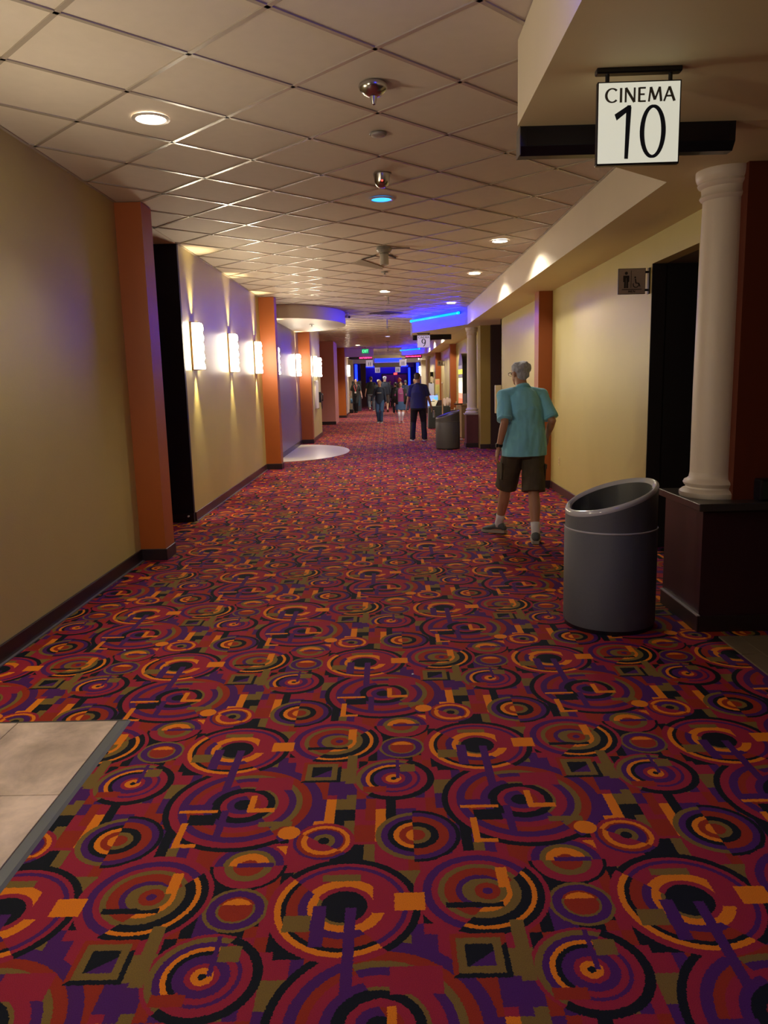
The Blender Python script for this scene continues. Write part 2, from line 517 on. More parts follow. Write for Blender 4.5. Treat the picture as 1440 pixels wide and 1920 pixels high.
# dusty rose return and things beyond it
wall('wall_left.007', -3.6, -1.97, 29.2, 31.2, 0, ZC, DUSTY)
base_box('baseboard_left.004', -3.6, -1.955, 29.186, 29.2, 0.12)
wall('wall_left.008', -3.7, -3.6, 23.35, 36, 0, ZC, TAUPE)
wall('wall_left.009', -3.7, -2.24, 31.2, 34.8, 0, ZC, OCHRE)
wall('wall_left.013', -2.7, -2.6, 39.0, 44.6, 0, ZC, CREAM)
wall('wall_left.010', -2.6, -1.93, 35.2, 39.0, 0, ZC, CREAM)
base_box('baseboard_left.005', -1.93, -1.916, 35.2, 39.0)
# back of the hall behind the camera
wall('wall_back', -2.4, 4.2, -3.12, -3.0, 0, ZC, OCHRE)

def pilaster(x0, x1, y0, y1, z1, label, front_base=True, m=TERRA):
    t = thing('pilaster', label, 'pilaster', ((x0 + x1)/2, (y0 + y1)/2, 0), group=None)
    cx, cy = (x0 + x1)/2, (y0 + y1)/2
    o = obj('shaft', B(x0-cx, x1-cx, y0-cy, y1-cy, 0.0, z1), m, t)
    s = -1 if cx > 0 else 1
    b = bmesh.new()
    if s > 0: box(b, x0-cx, x1-cx+0.014, y0-cy-0.014, y1-cy, 0.0, 0.105, 0.004)
    else: box(b, x0-cx-0.014, x1-cx, y0-cy-0.014, y1-cy, 0.0, 0.105, 0.004)
    obj('baseboard', b, BASEB, t)
    t['kind'] = 'thing'
    return t
pilaster(XL, -2.035, 6.80, 7.085, ZC, 'nearest terracotta pilaster on the ochre wall, before the dark recess')
pilaster(XL, -1.985, 14.14, 14.42, ZC, 'terracotta pilaster just past the three long wall lights')
pilaster(XL, -1.962, 20.16, 20.46, ZC, 'bright orange pilaster behind the white half-round floor inlay')
pilaster(-2.24, -1.87, 34.8, 35.2, ZC, 'dark orange pilaster beyond the dusty rose wall')

# ================================================================== CEILING
ceil = structure('ceiling', B(-4.6, 4.6, -3.1, 46.0, ZC + 0.03, ZC + 0.15), mat('plenum', (0.10, 0.09, 0.08), 0.9))
def clip(poly, x0, x1, y0, y1):
    def c(poly, f, inter):
        out = []
        for i in range(len(poly)):
            a, b = poly[i-1], poly[i]
            fa, fb = f(a), f(b)
            if fa >= 0 and fb >= 0: out.append(b)
            elif fa >= 0 > fb: out.append(inter(a, b, fa, fb))
            elif fb >= 0 > fa: out.append(inter(a, b, fa, fb)); out.append(b)
        return out
    it = lambda a, b, fa, fb: (a[0] + (b[0]-a[0])*fa/(fa-fb), a[1] + (b[1]-a[1])*fa/(fa-fb))
    for f in (lambda p: p[0]-x0, lambda p: x1-p[0], lambda p: p[1]-y0, lambda p: y1-p[1]):
        if not poly: return poly
        poly = c(poly, f, it)
    return poly
HD = 0.4385
CX0, CY0 = -0.02, 3.925
missing = []
stuff_bm = bmesh.new()
grid_bm = bmesh.new()
gw = 0.012
lens_y = 9.9
for j in range(-16, 98):
    for i in range(-6, 6):
        if (i + j) % 2 == 0: continue          # tile centres sit between grid crossings
        cx = CX0 + HD*i; cy = CY0 + HD*j
        h = HD - gw*1.45
        poly = clip([(cx-h, cy), (cx, cy-h), (cx+h, cy), (cx, cy+h)], XL, XF + 0.02, -3.0, 46.0)
        if len(poly) < 3: continue
        area = abs(sum(poly[k-1][0]*poly[k][1]-poly[k][0]*poly[k-1][1] for k in range(len(poly))))/2
        if area < 0.01: continue
        ajar = False
        if 1.6 < cy < 16.5:
            b_ = bmesh.new()
            prism(b_, poly, ZC + 0.006, ZC + 0.022)
            if ajar:
                # tile pushed up on one side, leaving a dark gap
                for v in b_.verts: v.co.z += max(0.0, (v.co.y - (cy - h))) * 0.16 + (0.02)
            obj('ceiling_tile', b_, TILE, ceil)
        else:
            prism(stuff_bm, poly, ZC + 0.006, ZC + 0.022)
o = obj('ceiling_tile_field', stuff_bm, TILE, ceil); o['kind'] = 'stuff'
# T-bars, both diagonals
def tbar(p, q):
    (x0, y0), (x1, y1) = p, q
    dx, dy = x1-x0, y1-y0
    l = math.hypot(dx, dy)
    if l < 0.05: return
    nx, ny = -dy/l*gw, dx/l*gw
    prism(grid_bm, [(x0-nx, y0-ny), (x1-nx, y1-ny), (x1+nx, y1+ny), (x0+nx, y0+ny)], ZC - 0.0005, ZC + 0.010)
xa, xb = XL, XF
for c in range(-40, 130):
    # y - CY0 = (x - CX0) + 2*HD*c + 0 ; and the mirrored family
    for s in (1, -1):
        pts = []
        ya = CY0 + s*(xa - CX0) + 2*HD*c; yb = CY0 + s*(xb - CX0) + 2*HD*c
        x0, y0, x1, y1 = xa, ya, xb, yb
        lo, hi = -3.0, 46.0
        if max(y0, y1) < lo or min(y0, y1) > hi: continue
        def cl(x0, y0, x1, y1):
            if y0 < lo: x0 += (lo-y0)*(x1-x0)/(y1-y0); y0 = lo
            if y0 > hi: x0 += (hi-y0)*(x1-x0)/(y1-y0); y0 = hi
            return x0, y0
        a = cl(x0, y0, x1, y1); b = cl(x1, y1, x0, y0)
        tbar(a, b)
obj('grid', grid_bm, GRID, ceil)
obj('perimeter_angle', B(XF - 0.022, XF, -2.9, 46, ZC - 0.001, ZC + 0.004), GRID, ceil)
obj('perimeter_angle', B(XL, XL + 0.022, -2.9, 6.8, ZC - 0.001, ZC + 0.004), GRID, ceil)
obj('perimeter_angle', B(XL, XL + 0.022, 8.8, 20.1, ZC - 0.001, ZC + 0.004), GRID, ceil)
obj('recess_panel', B(-4.5, XL, 6.8, 8.75, ZC, ZC + 0.02), TILE, ceil)
obj('side_panel', B(-3.6, XL, 23.35, 36, ZC, ZC + 0.02), TILE, ceil)

# ================================================================== RIGHT SIDE: soffit, bulkheads, walls
structure('trim_1', B(XF, 4.5, 5.02, 44.6, ZS, ZC), [CREAM])
for f in bpy.data.objects['trim_1'].data.polygons: pass
bpy.data.objects['trim_1'].data.materials.append(UNDER)
for f in bpy.data.objects['trim_1'].data.polygons:
    if f.normal.z < -0.5: f.material_index = 1
def bulkhead(name, pts, z0=ZS, z1=ZC, m=CREAM, under=UNDER):
    o = structure(name, prism(bmesh.new(), pts, z0, z1), m)
    o.data.materials.append(under)
    for f in o.data.polygons:
        if f.normal.z < -0.5: f.material_index = 1
    return o
bulkhead('trim_2', [(4.5, -1.6), (1.75, -1.6), (0.64, 1.4), (0.64, 3.87), (1.28, 4.60), (1.75, 5.02), (4.5, 5.02)], ZS - 0.002)
bulkhead('trim_3', [(1.75, 16.95), (0.65, 19.45), (0.65, 20.9), (1.75, 22.4)], ZS + 0.002, m=mat('blue_glow_face', (0.20, 0.20, 0.55), 0.5, noise=0.04, nscale=3))  # trim_3: the blue tube's glow is put into the face colour
bulkhead('trim_4', [(1.75, 34.0), (0.68, 36.0), (0.68, 37.2), (1.75, 38.6)], ZS + 0.002, m=UNDER)
# curved soffit on the left over the white inlay
pts = [(EC[0] + EC[2]*math.cos(t), EC[1] + EC[3]*math.sin(t)) for t in [(-PI/2 + PI*i/48) for i in range(49)]]
bm = prism(bmesh.new(), pts, 2.82, ZC)
o = structure('trim_5', bm, mat('pale_soffit_paint', (0.62, 0.56, 0.46), 0.5, noise=0.03, nscale=3), auto=0.5)

# right walls
wall('wall_right', XR, XR + 0.12, 6.86, 15.78, 0, ZS, OCHRE)
base_box('baseboard_right', XR - 0.014, XR, 6.86, 15.78, m=MATS['brown_vinyl_base'])
wall('wall_right.001', XR, XR + 0.12, 5.10, 5.85, 0, ZS, OCHRE)
wall('wall_right.002', XR, XR + 0.12, 5.85, 6.86, 2.48, ZS, OCHRE)
wall('wall_right.003', XR + 0.121, 4.5, 6.86, 6.92, 0, ZS, DARKP)
structure('trim_6', B(XR + 0.001, XR + 0.12, 6.85, 6.862, 0, 2.48), DARKP)
wall('wall_right.004', 4.5, 4.6, -3.0, 6.9, 0, ZS, DARKP)
wall('wall_right.005', XR + 0.12, 4.5, 5.16, 5.4, 0, ZS, DARKP)
structure('ceiling.001', B(XR + 0.12, 4.5, 5.4, 6.86, 2.48, 2.52), mat('recess_soffit', (0.12, 0.11, 0.07), 0.7))
pilaster(2.10, XR, 10.88, 11.18, ZS, 'tall rust-brown pilaster beside the man in the turquoise shirt', m=RUSTP)
# dark doorway at cinema nine
wall('wall_right.006', XR + 0.0, 4.3, 17.28, 17.36, 0, ZS, mat('dark_maroon_paint', (0.020, 0.004, 0.008), 0.5))
wall('wall_right.007', 4.3, 4.4, 15.7, 17.4, 0, ZS, DARKP)
wall('wall_right.008', XR, 4.3, 15.66, 15.78, 0, ZS, OCHRE)
base_box('baseboard_right.001', XR, XR + 0.2, 17.266, 17.28)
# wing walls at the columns
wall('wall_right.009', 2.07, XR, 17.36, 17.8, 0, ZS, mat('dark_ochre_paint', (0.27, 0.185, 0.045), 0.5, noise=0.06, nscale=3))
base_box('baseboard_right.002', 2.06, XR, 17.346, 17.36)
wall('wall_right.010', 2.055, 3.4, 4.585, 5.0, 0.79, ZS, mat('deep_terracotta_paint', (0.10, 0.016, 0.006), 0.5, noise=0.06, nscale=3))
# right side further on
wall('wall_right.011', XR, XR + 0.12, 17.8, 44.6, 0, ZS, OCHRE)
base_box('baseboard_right.003', XR - 0.014, XR, 18.3, 44.6)
pilaster(2.09, XR, 25.9, 26.25, ZS, 'rust-brown pilaster behind the cloth-covered table', m=RUSTP)
pilaster(2.06, XR, 33.2, 33.6, ZS, 'farther rust-brown pilaster behind the yellow poster', m=RUSTP)

# ================================================================== FAR LOBBY
structure('ceiling.002', B(-3.7, 4.5, 46.0, 63, 2.95, 3.1), CREAM)
structure('trim_7', B(-3.7, 4.5, 45.9, 46.02, 2.90, ZC), CREAM)
wall('wall_left.011', -3.7, -2.25, 45.0, 63, 0, 2.95, NAVYW)
wall('wall_right.012', 2.25, 4.5, 45.0, 63, 0, 2.95, NAVYW)
wall('wall_back.001', -3.7, 4.5, 62.0, 62.2, 0, 2.95, NAVYW)
wall('wall_left.012', -3.7, -1.93, 44.6, 45.0, 0, ZC, CREAM)
wall('wall_right.013', 1.95, 4.5, 44.6, 45.0, 0, ZS, CREAM)
NEON = mat('blue_neon', (0.02, 0.05, 0.4), 0.4, emit=(0.004, 0.016, 1.0), estr=4.0)
NEONB = mat('blue_neon_soft', (0.02, 0.05, 0.4), 0.4, emit=(0.006, 0.018, 1.0), estr=3.0)
def portal(y, hw, z, label, m=NAVYW, d=0.3, w=0.45):
    t = thing('portal', label, 'portal', (0, y, 0))
    obj('jamb', B(-hw - w, -hw, 0, d, 0, z), m, t)
    obj('jamb', B(hw, hw + w, 0, d, 0, z), m, t)
    obj('head', B(-hw - w, hw + w, 0, d, z, 2.94), CREAM, t)
    obj('neon_strip', B(-hw - 0.17, -hw - 0.03, -0.03, 0.0, 0.4, z - 0.05), NEON, t)
    obj('neon_strip', B(hw + 0.03, hw + 0.17, -0.03, 0.0, 0.4, z - 0.05), NEON, t)
    return t
p1 = portal(47.0, 1.75, 2.66, 'nearer navy portal edged with vertical blue neon')
p2 = portal(60.0, 1.60, 2.62, 'farther navy portal edged with blue neon before the end doors')
obj('neon_strip', B(-1.6, 1.6, -0.04, 0.0, 2.66, 2.76), NEONB, p2)
bm = bmesh.new(); box(bm, -0.62, 0.78, 0, 0.05, 2.85, 2.93); 
obj('neon_strip', B(-0.70, 0.88, -0.05, 0.0, 2.72, 2.92), NEONB, p1)
bm.free()
t = thing('valance', 'tan hanging valance panel beneath the blue neon', 'valance', (0.06, 49.0, 0))
obj('panel', B(-0.85, 0.85, 0, 0.25, 2.45, 2.70, 0.02), CREAM, t)
obj('rod', B(-0.6, -0.58, 0.1, 0.12, 2.70, 2.95), GREYM, t); obj('rod', B(0.58, 0.6, 0.1, 0.12, 2.70, 2.95), GREYM, t)
t = thing('pillar', 'plum pillar just inside the left side of the nearer neon portal', 'pillar', (-1.52, 50.0, 0))
obj('shaft', B(-0.17, 0.17, -0.15, 0.15, 0, 2.95), mat('plum_paint', (0.10, 0.025, 0.04), 0.5), t)
# hidden glowing strip added behind the second portal's head to light the end wall
obj('fill_strip', B(-1.5, 1.5, 1.2, 1.26, 2.78, 2.86), mat('blue_fill', (0.05, 0.05, 0.5), 0.4, emit=(0.10, 0.05, 1.0), estr=16), p2)
# end doors
t = thing('double_door', 'maroon double doors at the far end beneath the red exit sign', 'door', (0.6, 61.94, 0))
obj('leaf', B(-0.95, -0.01, 0, 0.05, 0.01, 2.1, 0.01), mat('maroon_door', (0.40, 0.06, 0.08), 0.4), t)
obj('leaf', B(0.01, 0.95, 0, 0.05, 0.01, 2.1, 0.01), MATS['maroon_door'], t)
obj('push_bar', B(-0.85, -0.12, -0.05, 0.0, 1.0, 1.06, 0.01), STEEL, t)
obj('push_bar', B(0.12, 0.85, -0.05, 0.0, 1.0, 1.06, 0.01), STEEL, t)
obj('frame', box(box(box(bmesh.new(), -1.03, -0.95, -0.02, 0.05, 0, 2.18), 0.95, 1.03, -0.02, 0.05, 0, 2.18), -0.95, 0.95, -0.02, 0.05, 2.1, 2.18), BLACK, t)
# purple service desk at left
t = thing('service_desk', 'low dark purple desk by the lobby entrance on the left', 'desk', (-1.45, 50.5, 0))
obj('body', B(-0.55, 0.45, 0, 0.6, 0, 1.08, 0.01), PURPW, t)
obj('counter_top', B(-0.58, 0.48, -0.03, 0.63, 1.08, 1.12, 0.008), mat('dark_top', (0.03, 0.02, 0.05), 0.3), t)

# ================================================================== LAMPS
GLASS = mat('lit_alabaster', (0.9, 0.85, 0.7), 0.3, emit=(1.0, 0.86, 0.63), estr=SCONCE_EMIT)
SCM = mat('bronze_plate', (0.30, 0.17, 0.10), 0.35, metal=0.6)
def make_sconce(label, loc, flip=False, power=SCONCE_SPOT, group=None):
    s = -1 if flip else 1
    t = thing('wall_sconce', label, 'wall light', loc, group=group)
    # back plate, wavy lit shade, end caps
    obj('back_plate', B(0.0 if s > 0 else -0.022, 0.022 if s > 0 else 0.0, -0.13, 0.13, -0.275, 0.275, 0.004), SCM, t)
    bm = bmesh.new()
    nz = 22; ny = 8
    grid = []
    for k in range(nz + 1):
        z = -0.262 + 0.524*k/nz
        wob = 0.008*math.sin(k*1.35) + 0.004*math.sin(k*2.7 + 1)
        row = []
        for q in range(ny + 1):
            a = PI*q/ny
            y = -0.108*math.cos(a)
            x = 0.03 + (0.085 + wob)*math.sin(a)**0.45 if 0 < q < ny else 0.022
            row.append(bm.verts.new((s*x, y, z)))
        grid.append(row)
    for a, b in zip(grid, grid[1:]):
        for q in range(ny):
            bm.faces.new((a[q], a[q+1], b[q+1], b[q]))
    bm.faces.new(grid[0]); bm.faces.new(grid[-1][::-1])
    for a, b in zip(grid, grid[1:]): bm.faces.new((a[0], b[0], b[-1], a[-1]))
    obj('shade', bm, GLASS, t, auto=0.9)
    obj('cap', B(*(sorted((s*0.022, s*0.10))), -0.10, 0.10, 0.264, 0.270), SCM, t)
    obj('cap', B(*(sorted((s*0.022, s*0.10))), -0.10, 0.10, -0.270, -0.264), SCM, t)
    L = Vector(loc)
    if power > 0:
        for sgn in (1, -1):
            spot('sconce_lamp', L + Vector((s*0.060, 0, sgn*0.285)), L + Vector((s*0.0, 0, sgn*1.5)), power, 52, 1.0, (1.0, 0.80, 0.42), 0.03, t)
    return t
ys = [(9.22, 'first and largest wall light after the dark recess on the ochre wall'),
      (11.35, 'second wall light on the ochre wall, between two others'),
      (13.50, 'third wall light on the ochre wall, next to the terracotta pilaster'),
      (15.72, 'wall light on the taupe wall, half hidden behind the terracotta pilaster'),
      (19.55, 'wall light in front of the orange pilaster at the end of the taupe wall')]
for y, lb in ys:
    make_sconce(lb, (XL, y, 2.005), group='wall lights along the left wall')
for y, q in ((3.72, 'nearest wall light on the left, before the terracotta pilaster'), (1.5, 'unseen wall light added to brighten the near left wall and bulkhead')):  # the second is unseen, added to brighten the wall and bulkhead underside
    make_sconce(q, (XL, y, 2.005), power=14, group='wall lights along the left wall')
make_sconce('wall light just past the orange pilaster, nearer of a close pair', (-1.99, 21.1, 2.0), power=14, group='wall lights along the left wall')
make_sconce('wall light just past the orange pilaster, farther of a close pair', (-1.99, 22.5, 2.0), power=14, group='wall lights along the left wall')
make_sconce('small far wall light on the left by the employee in black', (-1.93, 38.4, 2.12), power=30, group='wall lights along the left wall')
make_sconce('small far wall light on the right above the man in navy', (1.95, 44.8, 2.10), flip=True, power=12, group='far wall lights on the right')

LENS = mat('lit_lens', (0.9, 0.9, 0.85), 0.3, emit=(1.0, 0.86, 0.66), estr=DOWN_EMIT)
BLENS = mat('blue_lit_lens', (0.1, 0.4, 0.8), 0.3, emit=(0.02, 0.32, 1.0), estr=1.6)
VLENS = mat('violet_lit_lens', (0.6, 0.6, 0.9), 0.3, emit=(0.62, 0.6, 1.0), estr=2.0)
TRIMW = mat('trim_ring_enamel', (0.55, 0.5, 0.45), 0.35)
def downlight(label, x, y, power=60, lens=LENS, r=0.085, angle=115, color=WARMW, group='recessed downlights in the tiled ceiling', z=ZC, blend=0.7):
    t = thing('downlight', label, 'ceiling light', (x, y, z), group=group)
    bm = bmesh.new()
    lathe(bm, [(r, 0.0), (r+0.022, -0.001), (r+0.024, -0.006), (r+0.004, -0.010), (r, -0.008), (r, 0.0)], n=32, cap=False)
    obj('trim_ring', bm, TRIMW, t, auto=0.6)
    bm = bmesh.new(); lathe(bm, [(0.001, -0.002), (r*0.6, -0.0035), (r, -0.004)], n=32, cap=False)
    obj('lens', bm, lens, t, smooth=True)
    if power > 0:
        spot('downlight_lamp', (x, y, z - 0.02), (x, y, 0), power, angle, blend, color, 0.07, t)
    return t
downlight('warm round downlight over the left foreground, nearest in view', -1.334, 4.78, 27)
downlight('blue-lit round downlight in the middle of the ceiling tiles', -0.013, 6.93, 5, BLENS, color=(0.15, 0.35, 1.0), group=None)
downlight('bright downlight by the right soffit, nearest of the row', 1.31, 9.10, 70, angle=150, blend=0.3)
downlight('downlight by the right soffit, second of the row', 1.32, 11.75, 70, angle=150, blend=0.3)
downlight('downlight just before the blue-lit bulkhead on the right', 1.33, 16.05, 22, angle=120, blend=0.3)
downlight('downlight near the middle of the ceiling before the grey ceiling vent', 0.0, 13.75, 90)
downlight('pale violet downlight on the ceiling centreline, beyond the vent', 0.05, 27.2, 90, VLENS, color=(0.9, 0.85, 1.0), group=None)
downlight('small downlight near the left wall, just after the curved soffit', -1.33, 21.6, 110)
for y, q in ((24.5, 'nearest'), (28.5, 'second'), (32.0, 'third'), (39.5, 'fourth'), (43.0, 'farthest')):
    downlight(q + ' of the five distant downlights along the right soffit beyond cinema nine', 1.33, y, 170, angle=150, blend=0.3, group='distant downlights along the right soffit')
for y, q in ((33.0, 'just before'), (40.0, 'well beyond')):
    downlight('distant downlight on the left ' + q + ' the green exit sign', -1.2, y, 200, group='distant downlights on the left')
# unseen downlights added out of view to brighten the foreground
downlight('unseen downlight added to brighten the stone entry patch', -1.334, 2.1, 17)
downlight('unseen downlight added behind the viewer to brighten the foreground', -1.334, -0.8, 8)
# lobby
for x, y, q in ((-1.0, 52.0, 'left'), (1.2, 52.0, 'right'), (0.2, 57.0, 'middle')):
    downlight('small ' + q + ' downlight in the dark lobby ceiling', x, y, 110, z=2.95, group='lobby downlights', color=(1.0, 0.8, 0.7))

# fluorescent tubes in blue sleeves
TUBE = mat('blue_tube', (0.0, 0.2, 0.8), 0.3, emit=(0.0, 0.0050, 1.0), estr=TUBE_EMIT*3.2)
TUBE_NEAR = mat('blue_tube_dim', (0.0, 0.2, 0.8), 0.3, emit=(0.0, 0.012, 1.0), estr=TUBE_EMIT*0.9)
TUBE_FAR = mat('blue_tube_far', (0.0, 0.2, 0.8), 0.3, emit=(0.0, 0.004, 1.0), estr=TUBE_EMIT*3)
TUBE_CORE = mat('cyan_tube_glow', (0.0, 0.4, 0.9), 0.3, emit=(0.0, 0.012, 1.0), estr=TUBE_EMIT*1.8)
def tube_light(label, a, b, nrm, T=None):
    T = T or TUBE
    a, b = Vector(a), Vector(b)
    mid = (a + b)/2
    t = thing('tube_light', label, 'tube light', mid)
    d = (b - a).normalized(); n = Vector(nrm).normalized()
    la, lb = a - mid, b - mid
    bm = bmesh.new(); tube(bm, [la + n*0.07, lb + n*0.07], 0.027, n=16)
    obj('tube', bm, T, t, smooth=True)
    for p, s in ((la, 1), (lb, -1)):
        q = p + d*s*0.12
        bm = bmesh.new(); tube(bm, [q, q + n*0.055], 0.030, n=12)
        obj('clip', bm, GREYM, t)
        bm = bmesh.new(); tube(bm, [p + n*0.07 - d*s*0.025, p + n*0.07 + d*s*0.02], 0.031, n=12)
        obj('end_cap', bm, TUBE_CORE, t)
    bm = bmesh.new(); tube(bm, [la + n*0.012, lb + n*0.012], [(0.02, 0.012)]*2, side=n.cross(d), n=4)
    obj('rail', bm, mat('blue_rail', (0.02, 0.05, 0.25), 0.4), t)
    return t
pa, pb = Vector((0.65, 19.45)), Vector((1.75, 16.95))
dd = (pb - pa).normalized(); nn = Vector((-dd.y, dd.x)) if (-dd.y) < 0 else Vector((dd.y, -dd.x))
if nn.y > 0: nn = -nn
qa = pa + dd*0.10; qb = pa + dd*2.45
tube_light('glowing blue fluorescent tube on the bulkhead above the cinema 9 sign', (qa.x, qa.y, 2.985), (qb.x, qb.y, 2.975), (nn.x, nn.y, 0))
tube_light('blue fluorescent tube on the near bulkhead above the cinema 10 sign', (0.64, 1.45, 2.90), (0.64, 2.50, 2.90), (-1, 0, 0), TUBE_NEAR)
tube_light('blue fluorescent tube on the far right bulkhead behind the cinema 9 sign', (0.72, 35.8, 2.93), (1.5, 34.4, 2.93), (-0.87, -0.48, 0), TUBE_FAR)

# ================================================================== SIGN LETTERING (cut from strokes, flat print raised a hair)
def poly_mesh(name, polys, m, parent, y=-0.001, t=0.0015):
    """polys in the (x,z) plane, facing -y"""
    bm = bmesh.new()
    for pl in polys:
        fr = [bm.verts.new((x, y - t, z)) for x, z in pl]
        bk = [bm.verts.new((x, y, z)) for x, z in pl]
        bm.faces.new(fr)
        n = len(pl)
        for i in range(n):
            j = (i+1) % n
            bm.faces.new((fr[i], bk[i], bk[j], fr[j]))
    return obj(name, bm, m, parent)
def stroke(p, q, w0, w1=None):
    w1 = w0 if w1 is None else w1
    (x0, y0), (x1, y1) = p, q
    l = math.hypot(x1-x0, y1-y0); nx, ny = -(y1-y0)/l, (x1-x0)/l
    return [(x0+nx*w0/2, y0+ny*w0/2), (x0-nx*w0/2, y0-ny*w0/2), (x1-nx*w1/2, y1-ny*w1/2), (x1+nx*w1/2, y1+ny*w1/2)]
def arc(cx, cy, rx, ry, a0, a1, w, n=20, thin=0.5):
    out = []
    for i in range(n):
        t0 = a0 + (a1-a0)*i/n; t1 = a0 + (a1-a0)*(i+1)/n
        def pt(t, s):
            wl = w*(thin + (1-thin)*abs(math.cos(t)))/2
            return (cx + (rx + s*wl)*math.cos(t), cy + (ry + s*wl)*math.sin(t))
        out.append([pt(t0, 1), pt(t1, 1), pt(t1, -1), pt(t0, -1)])
    return out
def glyph(ch, w):
    """height 1, returns (polys, advance)"""
    s = 0.11*w
    if ch == 'C': return arc(0.42, 0.5, 0.38, 0.47, 0.75, 2*PI-0.75, s*1.1), 0.80
    if ch == 'I': return [stroke((0.12, 0), (0.12, 1), s)], 0.26
    if ch == 'N': return [stroke((0.10, 0), (0.10, 1), s*0.8), stroke((0.10, 1), (0.66, 0), s*1.1), stroke((0.66, 0), (0.66, 1), s*0.8)], 0.78
    if ch == 'E': return [stroke((0.12, 0), (0.12, 1), s), stroke((0.12, 0.96), (0.52, 0.96), s*0.8), stroke((0.12, 0.52), (0.46, 0.52), s*0.8), stroke((0.12, 0.04), (0.54, 0.04), s*0.8)], 0.62
    if ch == 'M': return [stroke((0.06, 0), (0.16, 1), s*0.8), stroke((0.16, 1), (0.44, 0.12), s*1.1), stroke((0.44, 0.12), (0.72, 1), s*0.8), stroke((0.72, 1), (0.84, 0), s)], 0.92
    if ch == 'A': return [stroke((0.04, 0), (0.36, 1), s*0.8), stroke((0.36, 1), (0.70, 0), s*1.1), stroke((0.17, 0.36), (0.57, 0.36), s*0.8)], 0.76
    if ch == 'X': return [stroke((0.05, 0), (0.6, 1), s), stroke((0.05, 1), (0.6, 0), s)], 0.66
    if ch == 'T': return [stroke((0.3, 0), (0.3, 1), s), stroke((0.02, 0.95), (0.58, 0.95), s)], 0.6
    if ch == '1': return [stroke((0.56, 0.0), (0.60, 0.97), s*0.75, s*1.05), stroke((0.60, 0.955), (0.26, 0.78), s*0.75, s*1.0), [(0.545, 0.84), (0.56, 1.0), (0.655, 1.0), (0.655, 0.84)]], 0.78
    if ch == '0': return arc(0.40, 0.5, 0.28, 0.47, 0, 2*PI, s*0.95, 40, 0.45), 0.82
    if ch == '9': return arc(0.40, 0.70, 0.22, 0.265, 0, 2*PI, s*1.2, 30, 0.4) + arc(0.16, 0.62, 0.46, 0.62, -1.15, 0.12, s*1.1, 16, 0.5), 0.75
    return [], 0.4
def lettering(name, text, x0, z0, h, width, m, parent, y, weight=1.0):
    polys = []; x = 0
    for ch in text:
        g, adv = glyph(ch, weight)
        for pl in g: polys.append([(px + x, pz) for px, pz in pl])
        x += adv + 0.06
    x -= 0.06
    sc = width / x
    polys = [[(x0 + px*sc, z0 + pz*h) for px, pz in pl] for pl in polys]
    return poly_mesh(name, polys, m, parent, y=y)
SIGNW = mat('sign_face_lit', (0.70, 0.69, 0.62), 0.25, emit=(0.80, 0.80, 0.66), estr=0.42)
SIGN9 = mat('sign_face_violet_reflection', (0.70, 0.66, 0.72), 0.25, emit=(0.6, 0.5, 0.85), estr=0.35)  # violet reflection put into the face's colour and emission
INK = mat('navy_ink', (0.010, 0.02, 0.05), 0.4)
INKG = mat('grey_ink', (0.09, 0.085, 0.08), 0.5)
def cinema_sign(label, x, y, number, face):
    t = thing('cinema_sign', label, 'sign', (x, y, ZS))
    H0 = -0.355; W = 0.322
    obj('ceiling_rail', B(-W/2 - 0.005, W/2 + 0.0, -0.02, 0.02, -0.022, 0.0, 0.005), BLACK, t)
    for sx in (-W/2 + 0.04, W/2 - 0.04):
        bm = bmesh.new(); tube(bm, [(sx, 0, -0.02), (sx, 0, -0.058)], [0.008, 0.008], n=10)
        obj('hanger', bm, BLACK, t)
    bm = bmesh.new(); box(bm, -W/2, W/2, -0.012, 0.012, H0, -0.05, 0.002)
    obj('frame', bm, BLACK, t)
    fc = obj('face', B(-W/2 + 0.005, W/2 - 0.005, -0.0135, 0.0135, H0 + 0.007, -0.055, 0.001), face, t)
    lettering('lettering', 'CINEMA', -0.130, -0.127, 0.052, 0.268, INKG, fc, -0.0138, 1.35)
    if number == '10':
        lettering('number', '10', -0.128, H0 + 0.022, 0.195, 0.245, INK, fc, -0.0138, 1.15)
    else:
        lettering('number', number, -0.075, H0 + 0.022, 0.195, 0.14, INK, fc, -0.0138, 1.0)
    return t
s10 = cinema_sign('large hanging sign reading CINEMA 10', 1.000, 3.22, '10', SIGNW)
s10.rotation_euler = (0, 0, math.radians(-1.0))
cinema_sign('smaller hanging sign reading CINEMA 9', 0.93, 19.62, '9', SIGN9)
